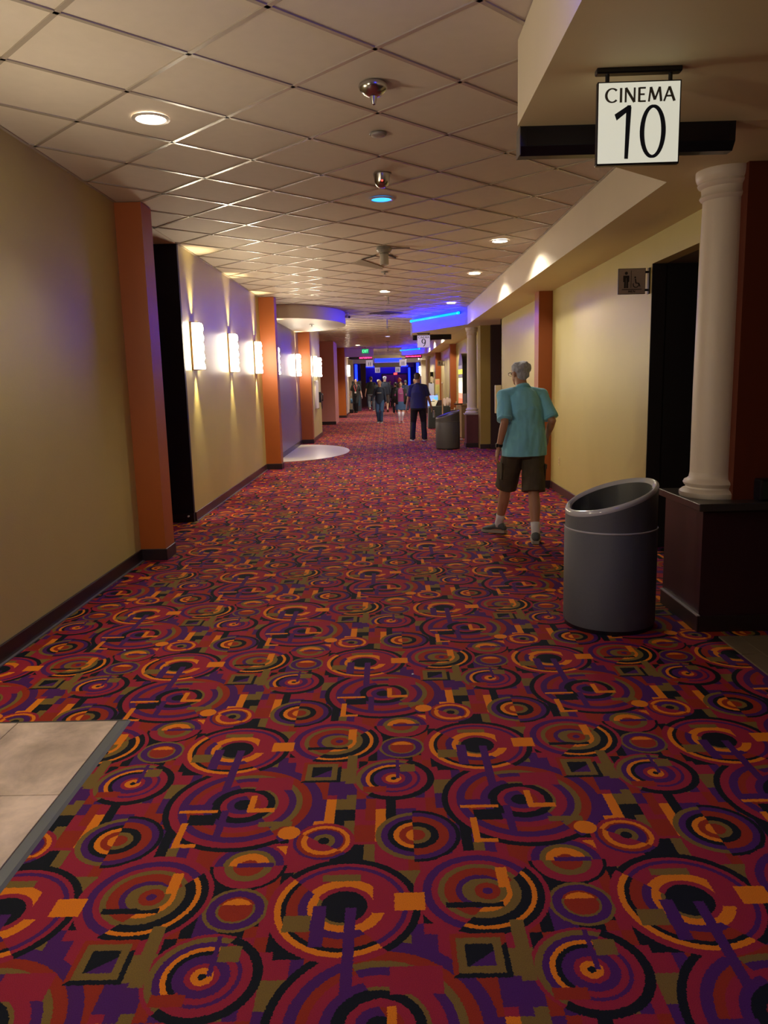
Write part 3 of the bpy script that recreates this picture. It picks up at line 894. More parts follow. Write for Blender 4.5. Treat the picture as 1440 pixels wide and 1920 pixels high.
# film title display boxes under the bulkheads
def display(label, x0, x1, y, dashes=None, m=BLACK, color=(1.0, 0.02, 0.10)):
    t = thing('title_display', label, 'display', ((x0+x1)/2, y, ZS - 0.002))
    w = (x1-x0)/2
    bm = bmesh.new()
    for s in (0,):
        pr = [(-0.045, 0.0), (-0.045, -0.088), (-0.015, -0.125), (0.045, -0.125), (0.045, 0.0)]
        a = [bm.verts.new((-w, py, pz)) for py, pz in pr]; b = [bm.verts.new((w, py, pz)) for py, pz in pr]
        bm.faces.new(a); bm.faces.new(b[::-1])
        for i in range(len(pr)):
            j = (i+1) % len(pr); bm.faces.new((a[i], b[i], b[j], a[j]))
    obj('housing', bm, m, t)
    obj('end_trim', B(-w - 0.004, -w, -0.05, 0.05, -0.125, 0.0), mat('grey_trim', (0.12, 0.11, 0.11), 0.4), t)
    obj('window', B(-w + 0.03, w - 0.03, -0.0475, -0.0455, -0.085, -0.010), mat('smoked_window', (0.004, 0.004, 0.012), 0.12), t)
    if dashes:
        bm = bmesh.new(); random.seed(3)
        a, b = dashes
        x = a
        while x < b:
            ww = random.uniform(0.02, 0.035)
            k = random.choice((0, 1, 2))
            box(bm, x, x + 0.010, -0.050, -0.048, -0.074, -0.022)
            if k != 0: box(bm, x + 0.010, x + ww, -0.050, -0.048, -0.034, -0.022)
            if k != 1: box(bm, x + 0.010, x + ww, -0.050, -0.048, -0.055, -0.044)
            if k == 2: box(bm, x + 0.010, x + ww, -0.050, -0.048, -0.074, -0.064)
            x += ww + 0.015
        obj('lit_text', bm, mat('red_led', (0.3, 0, 0), 0.4, emit=color, estr=9.0), t)
    return t
display('dark unlit title display box behind the CINEMA 10 sign', 0.655, 1.665, 3.92)
display('dark title display box behind the CINEMA 9 sign', 0.69, 1.68, 20.4)
display('title display with bright red lettering on the far right', 0.86, 1.62, 36.0, dashes=(-0.36, 0.34))
t = display('title display with red lettering on the far left', -1.75, -0.66, 36.4, dashes=(-0.05, 0.5), m=mat('grey_housing', (0.2, 0.2, 0.2), 0.4))
structure('trim_8', B(-1.98, -0.6, 36.3, 36.9, ZS, ZC - 0.0), CREAM)
# small far signs
def small_sign(label, x, y, z, w=0.36, face=SIGN9):
    t = thing('hanging_sign', label, 'sign', (x, y, z))
    obj('face', B(-w/2, w/2, -0.015, 0.015, -0.40, -0.04, 0.003), face, t)
    obj('rail', B(-w/2, w/2, -0.02, 0.02, -0.02, 0, 0.003), BLACK, t)
    for sx in (-w*0.35, w*0.35):
        obj('hanger', B(sx - 0.008, sx + 0.008, -0.008, 0.008, -0.045, -0.018), BLACK, t)
    poly_mesh('number', [stroke((-0.04, -0.34), (-0.04, -0.16), 0.03), stroke((0.06, -0.34), (0.06, -0.16), 0.03)], INK, t, y=-0.0155)
    return t
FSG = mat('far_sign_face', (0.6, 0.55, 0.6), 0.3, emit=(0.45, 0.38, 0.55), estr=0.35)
small_sign('pale hanging sign left of centre, upper of two in the far hall', -0.95, 43.0, 2.78, 0.38, FSG)
small_sign('pale hanging sign left of centre, lower of two in the far hall', -0.62, 52.0, 2.55, 0.34, FSG)
small_sign('pale hanging sign right of centre, upper of two in the far hall', 0.88, 43.0, 2.78, 0.38, FSG)
small_sign('pale hanging sign right of centre, lower of two in the far hall', 0.72, 52.0, 2.55, 0.34, FSG)
for o_ in [o for o in bpy.data.objects if o.get('label', '').startswith('pale hanging sign')]:
    top = 3.08 if o_.location.y < 46 else 2.95
    for sx in (-0.12, 0.12):
        obj('drop_rod', B(sx-0.006, sx+0.006, -0.006, 0.006, 0.0, top - o_.location.z), GREYM, o_)
# exit signs
def exit_sign(label, x, y, ztop, col, mname, hang=0.06, scale=1.0, zc=ZC):
    t = thing('exit_sign', label, 'sign', (x, y, ztop))
    w, h = 0.16*scale, 0.20*scale
    obj('housing', B(-w, w, -0.025, 0.025, -h, 0, 0.006), mat('exit_housing_' + mname, tuple(c*0.25 for c in col), 0.4, emit=col, estr=0.35), t)
    obj('canopy_stem', B(-0.012, 0.012, -0.012, 0.012, 0, zc - ztop), GREYM, t)
    lettering('lettering', 'EXIT', -w*0.8, -h*0.8, h*0.6, w*1.6, mat('exit_letters_' + mname, col, 0.4, emit=tuple(min(1, c + 0.12) for c in col), estr=1.6), t, -0.026, 1.6)
    return t
exit_sign('green lit exit sign hanging from the ceiling over the left of the hall', -0.93, 34.4, 2.98, (0.0, 0.55, 0.16), 'green', scale=0.95)
exit_sign('red lit exit sign above the doors at the far end', 0.62, 57.5, 2.20, (1.0, 0.02, 0.02), 'red', scale=0.9, zc=2.95)

# ================================================================== CEILING HARDWARE
t = thing('strobe_dome', 'chrome dome fixture with a pointed nozzle, nearest on the ceiling centreline', 'ceiling fixture', (-0.037, 4.36, ZC))
bm = bmesh.new(); lathe(bm, [(0.001, 0.0), (0.075, 0.0), (0.078, -0.012), (0.070, -0.032), (0.045, -0.052), (0.022, -0.060), (0.001, -0.062)], n=40, cap=False)
obj('dome', bm, CHROME, t, auto=0.8)
bm = bmesh.new(); lathe(bm, [(0.001, -0.055), (0.020, -0.058), (0.016, -0.078), (0.010, -0.098), (0.001, -0.102)], n=20, cap=False)
obj('nozzle', bm, CHROME, t, auto=0.8)
t = thing('smoke_detector', 'flat round pale disc between the chrome dome and the red-lit detector', 'detector', (-0.02, 5.17, ZC))
bm = bmesh.new(); lathe(bm, [(0.001, -0.020), (0.030, -0.020), (0.046, -0.014), (0.050, -0.006), (0.050, 0.0)], n=32, cap=False)
obj('cover', bm, mat('grey_cover', (0.33, 0.29, 0.26), 0.5), t, auto=0.7)
bm = bmesh.new(); lathe(bm, [(0.053, 0), (0.056, -0.004), (0.052, -0.008)], n=32, cap=False)
obj('ring', bm, GREYM, t, auto=0.6)
t = thing('motion_detector', 'round ceiling detector with a small glowing red light', 'detector', (-0.005, 6.13, ZC))
bm = bmesh.new(); lathe(bm, [(0.001, -0.10), (0.025, -0.097), (0.046, -0.082), (0.058, -0.055), (0.060, -0.025), (0.066, -0.008), (0.066, 0.0)], n=36, cap=False)
obj('body', bm, CHROME, t, auto=0.8)
bm = bmesh.new(); ball(bm, (0.002, -0.052, -0.058), 0.008)
obj('indicator', bm, mat('red_indicator', (0.8, 0.02, 0.02), 0.3, emit=(1.0, 0.03, 0.02), estr=5), t, smooth=True)
bm = bmesh.new(); ball(bm, (0, -0.018, -0.052), 0.040)
obj('lens', bm, mat('dark_lens', (0.10, 0.03, 0.03), 0.12), t, smooth=True)
# hanging cylinder spotlight and open tile gap
t = thing('cylinder_spotlight', 'grey cylinder spotlight hanging beside the lifted ceiling tile', 'spotlight', (0.0, 9.35, ZC))
bm = bmesh.new(); lathe(bm, [(0.001, 0.0), (0.088, 0.0), (0.090, -0.03), (0.070, -0.055), (0.001, -0.055)], n=32, cap=False)
obj('canopy', bm, GREYM, t, auto=0.6)
bm = bmesh.new(); lathe(bm, [(0.048, -0.05), (0.050, -0.10), (0.050, -0.19), (0.044, -0.195), (0.040, -0.17), (0.001, -0.17)], n=32, cap=False)
obj('cylinder', bm, mat('mesh_grey', (0.42, 0.39, 0.34), 0.5, noise=0.3, nscale=220), t, auto=0.6)
bm = bmesh.new(); lathe(bm, [(0.053, -0.062), (0.053, -0.074), (0.053, -0.062)], n=32, cap=False)
obj('collar', bm, GREYM, t)
obj('arm', B(0.06, 0.30, -0.014, 0.014, -0.020, -0.006, 0.004), GREYM, t)
# gap left by the lifted tile
t = thing('lifted_tile', 'sagging ceiling tile wedge with dark gaps beside the cylinder spotlight', 'ceiling tile', (-0.02, 10.06, ZC))
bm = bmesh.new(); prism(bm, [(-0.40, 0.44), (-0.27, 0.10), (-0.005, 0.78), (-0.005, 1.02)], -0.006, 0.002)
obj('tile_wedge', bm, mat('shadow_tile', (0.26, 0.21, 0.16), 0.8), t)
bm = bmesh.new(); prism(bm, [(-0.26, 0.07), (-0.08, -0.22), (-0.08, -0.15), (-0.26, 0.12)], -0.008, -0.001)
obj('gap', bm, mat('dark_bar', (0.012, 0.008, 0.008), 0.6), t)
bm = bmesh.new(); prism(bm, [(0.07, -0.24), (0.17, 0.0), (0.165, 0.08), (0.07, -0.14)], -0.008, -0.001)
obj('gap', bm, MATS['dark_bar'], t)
# sprinkler heads and small things further down the centreline
def sprinkler(label, x, y, z=ZC, drop=0.10, r=0.05, dark=False, z0=None):
    t = thing('sprinkler', label, 'sprinkler', (x, y, z), group='small ceiling heads down the centreline')
    m = GREYM if dark else TRIMW
    bm = bmesh.new(); lathe(bm, [(0.001, -0.012), (r, -0.012), (r + 0.004, 0.0), (0.001, 0.0)], n=20, cap=False)
    obj('escutcheon', bm, m, t, auto=0.6)
    bm = bmesh.new(); lathe(bm, [(0.012, -0.010), (0.012, -drop*0.6), (0.006, -drop*0.7), (0.006, -drop*0.92)], n=12)
    obj('stem', bm, GREYM, t, auto=0.6)
    bm = bmesh.new(); lathe(bm, [(0.001, -drop), (0.024, -drop), (0.030, -drop*0.93), (0.001, -drop*0.93)], n=16, cap=False)
    obj('deflector', bm, GREYM, t, auto=0.6)
    return t
sprinkler('small dark head just past the lifted tile', 0.0, 11.35, drop=0.04, dark=True)
sprinkler('pendant head just past the centre downlight', 0.05, 14.55, drop=0.13, r=0.06)
sprinkler('pendant head just past the grey ceiling vent', 0.03, 19.6, drop=0.22, r=0.09)
sprinkler('pendant head midway between ceiling vent and violet downlight', 0.05, 22.3, drop=0.16, r=0.07, dark=True)
sprinkler('dark pendant head past the violet downlight', 0.06, 30.5, drop=0.36, r=0.08, dark=True)
sprinkler('tiny head under the curved soffit', -1.62, 17.3, z=2.82, drop=0.05)
t = thing('ceiling_vent', 'dark diamond ceiling vent on the centreline before the blue-lit bulkhead', 'vent', (0.0, 17.95, ZC))
bm = bmesh.new(); prism(bm, [(-0.40, 0), (0, -0.40), (0.40, 0), (0, 0.40)], -0.010, -0.002)
obj('frame', bm, mat('vent_grey', (0.12, 0.10, 0.13), 0.5), t)
for k in range(-4, 5):
    w = 0.36 - abs(k)*0.085
    if w > 0.03: obj('vane', B(-w, w, k*0.085 - 0.012, k*0.085 + 0.012, -0.020, -0.011), MATS['vent_grey'], t)
t = thing('security_camera', 'small white camera at the tip of the curved soffit', 'camera', (-0.86, 17.7, ZC))
bm = bmesh.new(); lathe(bm, [(0.035, 0.0), (0.035, -0.02), (0.014, -0.03), (0.014, -0.06)], n=16)
obj('mount', bm, WHITEP, t, auto=0.6)
bm = bmesh.new(); tube(bm, [(-0.02, 0.0, -0.085), (0.05, -0.12, -0.10)], [0.032, 0.036], n=16)
obj('body', bm, WHITEP, t, auto=0.6)
bm = bmesh.new(); tube(bm, [(0.05, -0.12, -0.10), (0.053, -0.126, -0.101)], [0.026, 0.024], n=16)
obj('lens', bm, BLACK, t)

# ================================================================== COLUMNS ON PEDESTALS
def column(t, r, h, z0, cx=0.0, cy=0.0):
    prof = [(0.001, 0.0), (r*1.38, 0.0), (r*1.42, 0.012), (r*1.42, 0.03), (r*1.30, 0.045), (r*1.16, 0.052), (r*1.14, 0.062),
            (r*1.22, 0.072), (r*1.27, 0.085), (r*1.22, 0.10), (r*1.10, 0.108), (r*1.03, 0.118), (r*1.0, 0.14)]
    bm = bmesh.new(); lathe(bm, prof + [(r*0.98, 0.16), (0.001, 0.16)], cx, cy, z0, n=48, cap=False)
    obj('base', bm, COLW, t, auto=0.7)
    bm = bmesh.new(); lathe(bm, [(r*0.99, 0.14), (r*1.0, h*0.35), (r*0.97, h*0.65), (r*0.92, h - 0.16)], cx, cy, z0, n=48, cap=True)
    obj('shaft', bm, COLW, t, auto=0.7)
    c = h
    prof = [(0.001, c-0.17), (r*0.94, c-0.17), (r*1.02, c-0.160), (r*1.06, c-0.150), (r*1.02, c-0.140), (r*0.98, c-0.132), (r*1.00, c-0.10),
            (r*1.12, c-0.088), (r*1.16, c-0.078), (r*1.12, c-0.066), (r*1.20, c-0.052), (r*1.24, c-0.03), (r*1.24, c), (0.001, c)]
    bm = bmesh.new(); lathe(bm, prof, cx, cy, z0, n=48, cap=False)
    obj('capital', bm, COLW, t, auto=0.7)
# cinema 10
t = thing('pedestal', 'dark maroon pedestal with granite cap under the near white column', 'pedestal', (2.4, 4.8, 0))
obj('body', B(-0.55, 1.1, -0.30, 0.32, 0.0, 0.745), MAROON, t)
obj('cap', B(-0.59, 1.1, -0.345, 0.345, 0.745, 0.79, 0.004), SLAB, t)
obj('baseboard', box(box(bmesh.new(), -0.564, -0.55, -0.314, 0.32, 0, 0.10, 0.003), -0.55, 1.1, -0.314, -0.30, 0, 0.10, 0.003), BASEB, t)
obj('edge_strip', B(-0.570, -0.548, -0.315, 0.32, 0.10, 0.106), mat('pale_glint', (0.30, 0.27, 0.28), 0.4), t)  # pale strip paints the glint along the baseboard's top edge
t = thing('column', 'near white round column on the dark maroon pedestal', 'column', (2.02, 4.79, 0.79))
column(t, 0.139, ZS - 0.79, 0.0)
t = thing('black_speaker', 'small black box on the pedestal cap beside the near column', 'box', (2.25, 4.545, 0.79))
obj('body', B(-0.07, 0.10, -0.05, 0.05, 0.0, 0.13, 0.012), BLACK, t)
obj('front_panel', B(-0.055, 0.085, -0.054, -0.051, 0.015, 0.115), mat('charcoal_panel', (0.02, 0.025, 0.022), 0.5), t)
# cinema 9
t = thing('pedestal', 'maroon pedestal under the column beside the far trash can', 'pedestal', (2.02, 18.05, 0))
obj('body', B(-0.22, 0.26, -0.22, 0.22, 0.0, 0.745), mat('plum_laminate', (0.10, 0.022, 0.035), 0.4, noise=0.1, nscale=20), t)
obj('cap', B(-0.25, 0.26, -0.24, 0.24, 0.745, 0.775, 0.004), mat('pale_cap', (0.35, 0.30, 0.30), 0.35), t)
obj('baseboard', box(box(bmesh.new(), -0.234, -0.22, -0.234, 0.22, 0, 0.10, 0.003), -0.22, 0.04, -0.234, -0.22, 0, 0.10, 0.003), BASEB, t)
t = thing('column', 'white round column on the maroon pedestal behind the far trash can', 'column', (1.955, 18.05, 0.775))
column(t, 0.115, ZS - 0.775, 0.0)
t = thing('pedestal', 'pedestal under the most distant white column on the right', 'pedestal', (2.02, 38.0, 0))
obj('body', B(-0.22, 0.26, -0.22, 0.22, 0.0, 0.745), MATS['plum_laminate'], t)
obj('cap', B(-0.25, 0.26, -0.24, 0.24, 0.745, 0.775, 0.004), MATS['pale_cap'], t)
t = thing('column', 'most distant white column on the right, left of the yellow poster', 'column', (1.99, 38.0, 0.775))
column(t, 0.11, ZS - 0.775, 0.0)

# ================================================================== TRASH CANS
def trash_can(label, loc, r, hb, hl, hh, rotz, body_m, rim_m):
    """hb seam height, hl / hh low and high rim height"""
    t = thing('trash_can', label, 'trash can', loc, rotz)
    bm = bmesh.new(); lathe(bm, [(0.001, 0.0), (r*0.97, 0.0), (r*0.97, 0.028), (0.001, 0.028)], n=56, cap=False)
    obj('foot_ring', bm, BLACK, t, auto=0.6)
    bm = bmesh.new(); lathe(bm, [(0.001, 0.026), (r*0.985, 0.026), (r, 0.045), (r, hb - 0.012), (r*0.985, hb - 0.004), (0.001, hb - 0.004)], n=64, cap=False)
    obj('body', bm, body_m, t, auto=0.5)
    bm = bmesh.new(); lathe(bm, [(r*0.99, hb - 0.006), (r*1.006, hb - 0.002), (r*1.006, hb + 0.003), (r*0.99, hb + 0.006)], n=64, cap=False)
    obj('seam_band', bm, rim_m, t, auto=0.8)
    # slanted hood: outer cylinder cut by a plane, rolled rim, funnel inside
    n = 64
    ro = r*0.985; ri = r*0.85
    zmid = (hl + hh)/2; sl = (hh - hl)/2/ro
    bm = bmesh.new()
    def ring(rad, f): return [bm.verts.new((rad*math.cos(2*PI*i/n), rad*math.sin(2*PI*i/n), f(rad*math.cos(2*PI*i/n)))) for i in range(n)]
    R = [ring(ro, lambda x: hb + 0.002), ring(ro, lambda x: zmid + sl*x - 0.02)]
    for a, b in zip(R, R[1:]):
        for i in range(n):
            j = (i+1) % n; bm.faces.new((a[i], a[j], b[j], b[i]))
    obj('hood', bm, body_m, t, auto=0.9)
    bm = bmesh.new()
    prof = [(ro, -0.024), (ro + 0.003, -0.010), (ro - 0.002, 0.002), (ro - 0.012, 0.008), (ri + 0.022, 0.006), (ri + 0.008, 0.0), (ri, -0.012)]
    R = [ring(rr, (lambda dz: (lambda x: zmid + sl*x + dz))(dz)) for rr, dz in prof]
    for a, b in zip(R, R[1:]):
        for i in range(n):
            j = (i+1) % n; bm.faces.new((a[i], a[j], b[j], b[i]))
    obj('rim', bm, rim_m, t, auto=1.0)
    bm = bmesh.new()
    R = [ring(ri, lambda x: zmid + sl*x - 0.012), ring(ri*0.97, lambda x: hb + 0.02), ring(ri*0.9, lambda x: hb - 0.002)]
    for a, b in zip(R, R[1:]):
        for i in range(n):
            j = (i+1) % n; bm.faces.new((a[i], a[j], b[j], b[i]))
    bm.faces.new(R[-1])
    obj('funnel', bm, mat('funnel_grey', (0.12, 0.125, 0.13), 0.32, metal=0.5), t, auto=0.6)
    return t
CANM = mat('charcoal_leatherette', (0.088, 0.096, 0.120), 0.42, noise=0.08, nscale=60, bump=0.4, bscale=420)
CANR = mat('grey_gloss_rim', (0.42, 0.43, 0.48), 0.11, spec=0.7)
trash_can('large charcoal trash can with slanted chrome-grey open top beside the near pedestal', (1.368, 4.72, 0), 0.280, 0.622, 0.730, 0.903, math.radians(13), CANM, CANR)
trash_can('far grey trash can with slanted top beside the man in navy', (1.352, 17.62, 0), 0.275, 0.625, 0.70, 0.865, math.radians(8), mat('grey_leatherette', (0.075, 0.07, 0.07), 0.5, noise=0.1, nscale=60), mat('dark_grey_rim', (0.12, 0.11, 0.11), 0.35))

# ================================================================== RESTROOM SIGNS, OUTLET, PANELS
def restroom_sign(label, xr, y, zc, face):
    t = thing('restroom_sign', label, 'sign', (xr, y, zc))
    obj('panel', B(-0.272, -0.038, -0.010, 0.010, -0.108, 0.108, 0.002), BLACK, t)
    obj('face', B(-0.268, -0.042, -0.0115, 0.0115, -0.104, 0.104), face, t)
    obj('wall_plate', B(-0.012, 0.0, -0.022, 0.022, -0.11, 0.11, 0.002), BLACK, t)
    obj('bracket', B(-0.04, -0.010, -0.008, 0.008, 0.066, 0.084), BLACK, t)
    obj('bracket', B(-0.04, -0.010, -0.008, 0.008, -0.084, -0.066), BLACK, t)
    I = mat('dark_pictogram', (0.02, 0.014, 0.02), 0.5)
    cx = -0.205
    hd = [[(cx + 0.013*math.cos(a*PI/6), 0.068 + 0.013*math.sin(a*PI/6)) for a in range(12)]]
    man = hd + [[(cx-0.026, 0.048), (cx-0.026, -0.005), (cx-0.017, -0.005), (cx-0.017, 0.028), (cx+0.017, 0.028), (cx+0.017, -0.005), (cx+0.026, -0.005), (cx+0.026, 0.048)],
                [(cx-0.017, 0.030), (cx-0.017, -0.056), (cx-0.002, -0.056), (cx-0.002, 0.030)], [(cx+0.002, 0.030), (cx+0.002, -0.056), (cx+0.017, -0.056), (cx+0.017, 0.030)]]
    poly_mesh('pictogram', man, I, t, y=-0.0117)
    wx = -0.120
    wc = arc(wx, -0.028, 0.024, 0.024, -3.6, 0.4, 0.007, 18, 1.0) + [stroke((wx-0.006, 0.02), (wx, -0.018), 0.010), stroke((wx, -0.016), (wx+0.024, -0.018), 0.008), stroke((wx+0.024, -0.016), (wx+0.036, -0.046), 0.008)]
    wc += [[(wx - 0.008 + 0.008*math.cos(a*PI/5), 0.032 + 0.008*math.sin(a*PI/5)) for a in range(10)]]
    poly_mesh('wheelchair_pictogram', wc, I, t, y=-0.0117)
    poly_mesh('rule', [stroke((-0.163, 0.09), (-0.163, -0.055), 0.004), stroke((-0.24, -0.068), (-0.07, -0.068), 0.006)], I, t, y=-0.0117)
    lettering('lettering', 'MEN', -0.185, -0.094, 0.018, 0.06, I, t, -0.0117, 1.6)
    return t
restroom_sign('projecting restroom sign with man and wheelchair symbols beside the dark doorway', XR, 6.92, 2.345, mat('mauve_sign_face', (0.30, 0.23, 0.22), 0.5, noise=0.08, nscale=60))
restroom_sign('far projecting restroom sign above the cloth-covered table', XR, 31.2, 2.22, mat('pale_sign_face', (0.5, 0.47, 0.42), 0.5))
def outlet(label, loc, s):
    t = thing('wall_outlet', label, 'outlet', loc)
    obj('plate', B(*sorted((0, s*0.006)), -0.036, 0.036, -0.058, 0.058, 0.002), mat('ivory_plastic', (0.62, 0.50, 0.28), 0.4), t)
    for z in (-0.02, 0.02):
        obj('socket', B(*sorted((s*0.005, s*0.008)), -0.016, 0.016, z-0.013, z+0.013, 0.001), mat('ivory_plastic_dark', (0.42, 0.34, 0.20), 0.4), t)
    return t
outlet('ivory wall outlet low on the right wall beside the rust-brown pilaster', (XR, 10.35, 0.43), -1)
t = thing('wall_panel', 'ivory panel projecting beside the dark doorway, behind the man in turquoise', 'panel', (XR, 15.72, 0))
obj('panel', B(-0.125, 0.0, -0.05, 0.05, 0.86, 1.42, 0.008), mat('ivory_panel', (0.60, 0.53, 0.36), 0.45), t)
obj('bracket', B(-0.02, 0.0, 0.05, 0.06, 0.9, 1.38), GREYM, t)
t = thing('wall_panel', 'tall white panel on the left wall next to the black telephone', 'panel', (-1.99, 21.55, 0))
obj('panel', B(0.0, 0.06, -0.35, 0.35, 0.86, 1.62, 0.01), WHITEP, t)
obj('frame', B(0.0, 0.05, 0.352, 0.372, 0.84, 1.64), GREYM, t)
t = thing('wall_telephone', 'black telephone mounted on the left wall past the white panel', 'telephone', (-1.99, 22.6, 1.15))
obj('body', B(0.0, 0.07, -0.11, 0.11, -0.15, 0.15, 0.012), BLACK, t)
bm = bmesh.new(); tube(bm, [(0.10, -0.06, 0.11), (0.115, -0.06, 0.06), (0.115, -0.06, -0.06), (0.10, -0.06, -0.11)], [0.026, 0.015, 0.015, 0.026], n=12)
obj('handset', bm, BLACK, t, smooth=True)
bm = bmesh.new(); tube(bm, [(0.09, -0.06, -0.12), (0.10, -0.05, -0.25), (0.08, 0.0, -0.34), (0.06, 0.04, -0.26), (0.05, 0.05, -0.15)], 0.008, n=8)
obj('cord', bm, BLACK, t, smooth=True)
obj('keypad', B(0.07, 0.074, 0.0, 0.09, -0.06, 0.06), mat('phone_keypad', (0.2, 0.2, 0.2), 0.4), t)
t = thing('door_stop', 'small white door stop low on the dark recess wall', 'door stop', (-2.315, 8.735, 0.075))
bm = bmesh.new(); tube(bm, [(0, 0.01, 0), (0, -0.035, 0)], [0.009, 0.007], n=12)
obj('stem', bm, STEEL, t, smooth=True)
bm = bmesh.new(); tube(bm, [(0, -0.035, 0), (0, -0.05, 0)], [0.012, 0.011], n=12)
obj('tip', bm, WHITEP, t, smooth=True)
base_box('baseboard_left.006', -4.4, XL, 8.732, 8.745)
for i_, (x, y) in enumerate(((-1.60, 4.38), (-1.88, 7.45), (0.10, 3.9))):
    bm = bmesh.new(); ball(bm, (0, 0, 0.004), (0.007, 0.006, 0.004), seg=8)
    o = obj('popcorn_crumb', bm, WHITEP, None, (x, y, 0), smooth=True)
    tag(o, ['white crumb on the carpet near the baseboard, above the stone patch', 'white crumb on the carpet beside the dark recess', 'tiny crumb on the carpet in mid foreground'][i_], 'crumb', 'crumbs on the carpet')

# ================================================================== RIGHT-HAND THINGS BY CINEMA 9 AND BEYOND
def panelbox(name, label, cat, loc, dims, m, parts=()):
    t = thing(name, label, cat, loc)
    x, y, z = dims
    obj('body', B(-x/2, x/2, -y/2, y/2, 0, z, 0.006), m, t)
    return t
# arched lit display on the wall
t = thing('arched_display', 'tall dark arched case with brightly lit coloured panels behind the far column', 'display case', (XR, 22.6, 0.62))
bm = bmesh.new()
n = 20; w = 0.62; h = 1.25
outline = [(-w, 0), (-w, h)] + [(-w*math.cos(PI*i/n), h + 0.42*math.sin(PI*i/n)) for i in range(1, n)] + [(w, h), (w, 0)]
fr = [bm.verts.new((-0.17, y, z)) for y, z in outline]; bk = [bm.verts.new((-0.001, y, z)) for y, z in outline]
bm.faces.new(fr)
for i in range(len(outline)):
    j = (i+1) % len(outline); bm.faces.new((fr[i], bk[i], bk[j], fr[j]))
obj('case', bm, BLACK, t)
cols = [((0.02, 0.55, 0.60), 0.06, 0.22), ((0.85, 0.12, 0.06), 0.22, 0.40), ((0.75, 0.25, 0.15), 0.40, 0.55), ((0.9, 0.65, 0.5), 0.55, 0.72), ((0.9, 0.8, 0.65), 0.72, 0.86), ((0.75, 0.75, 0.4), 0.86, 0.98), ((0.12, 0.10, 0.10), 1.0, 1.08), ((0.75, 0.62, 0.02), 1.09, 1.22), ((0.15, 0.12, 0.14), 1.23, 1.33)]
for k, (c, z0, z1) in enumerate(cols):
    obj('lit_panel', B(-0.178, -0.1705, -0.56, 0.56, z0, z1), mat('lit_colour_%d' % k, c, 0.3, emit=c, estr=1.0), t)
# tan counter in front of the arch
t = thing('counter', 'tan wooden counter box between the two-tier stand and the far column', 'counter', (2.08, 21.2, 0))
obj('body', B(-0.12, 0.20, -0.5, 0.5, 0, 0.86, 0.01), mat('tan_laminate', (0.26, 0.18, 0.10), 0.5), t)
obj('top', B(-0.15, 0.20, -0.53, 0.53, 0.86, 0.90, 0.008), mat('tan_top', (0.36, 0.26, 0.16), 0.45), t)
t = thing('leaflet_holder', 'grey-blue leaflet holder on the tan counter', 'leaflet holder', (2.07, 21.0, 0.90))
obj('back', B(-0.05, 0.05, 0.02, 0.03, 0, 0.28), mat('slate_plastic', (0.25, 0.24, 0.33), 0.4), t)
obj('tray', B(-0.05, 0.05, -0.03, 0.02, 0, 0.06), MATS['slate_plastic'], t)
# two-tier stand
t = thing('tiered_stand', 'two-tier round wooden tray stand just beyond the far trash can', 'stand', (1.80, 20.2, 0))
bm = bmesh.new(); lathe(bm, [(0.001, 0), (0.15, 0), (0.15, 0.02), (0.03, 0.035), (0.018, 0.05), (0.018, 0.93), (0.001, 0.93)], n=28, cap=False)
obj('post', bm, COLW, t, auto=0.6)
WD = mat('dark_wood_tray', (0.08, 0.03, 0.018), 0.4)
for z, dx, r in ((0.77, -0.05, 0.12), (0.93, 0.035, 0.12)):
    bm = bmesh.new(); lathe(bm, [(0.001, z-0.02), (r*0.8, z-0.02), (r, z), (r, z+0.010), (0.001, z+0.010)], dx, 0, 0, n=32, cap=False)
    obj('tray', bm, WD, t, auto=0.6)
    bm = bmesh.new(); lathe(bm, [(r - 0.004, z+0.008), (r + 0.004, z+0.014), (r - 0.004, z+0.016)], dx, 0, 0, n=32, cap=False)
    obj('tray_rim', bm, mat('pale_rim', (0.55, 0.40, 0.26), 0.4), t, auto=0.6)
for x, z, lb in ((1.74, 0.781, 'small white candle cup on the lower tray of the two-tier stand'), (1.79, 0.941, 'small white candle cup on the upper tray of the two-tier stand')):
    bm = bmesh.new(); lathe(bm, [(0.001, 0), (0.022, 0), (0.028, 0.045), (0.022, 0.058), (0.001, 0.06)], n=16, cap=False)
    o = obj('candle_cup', bm, mat('white_glaze', (0.75, 0.6, 0.5), 0.3), None, (x, 20.17, z), auto=0.6)
    tag(o, lb, 'cup', 'cups on the two-tier stand')
# slim post and black pole
t = thing('stanchion_post', 'slim pale wooden post rising behind the far trash can', 'post', (1.66, 23.6, 0))
bm = bmesh.new(); lathe(bm, [(0.001, 0), (0.13, 0), (0.13, 0.02), (0.025, 0.04), (0.019, 0.06), (0.019, 1.44), (0.001, 1.44)], n=20, cap=False)
obj('pole', bm, mat('pale_wood', (0.50, 0.33, 0.22), 0.45), t, auto=0.6)
bm = bmesh.new(); ball(bm, (0, 0, 1.46), 0.03)
obj('finial', bm, COLW, t, smooth=True)
t = thing('banner_pole', 'thin dark leaning pole against the wall beneath the far restroom sign', 'pole', (2.12, 27.5, 0))
bm = bmesh.new(); tube(bm, [(0.02, 0, 0.0), (0.12, 0.1, 1.9)], 0.012, n=10)
obj('pole', bm, mat('dark_green_pole', (0.05, 0.05, 0.03), 0.5), t, smooth=True)
bm = bmesh.new(); lathe(bm, [(0.001, 0), (0.09, 0), (0.09, 0.02), (0.02, 0.03)], 0.02, 0, 0, n=16)
obj('base', bm, BLACK, t)
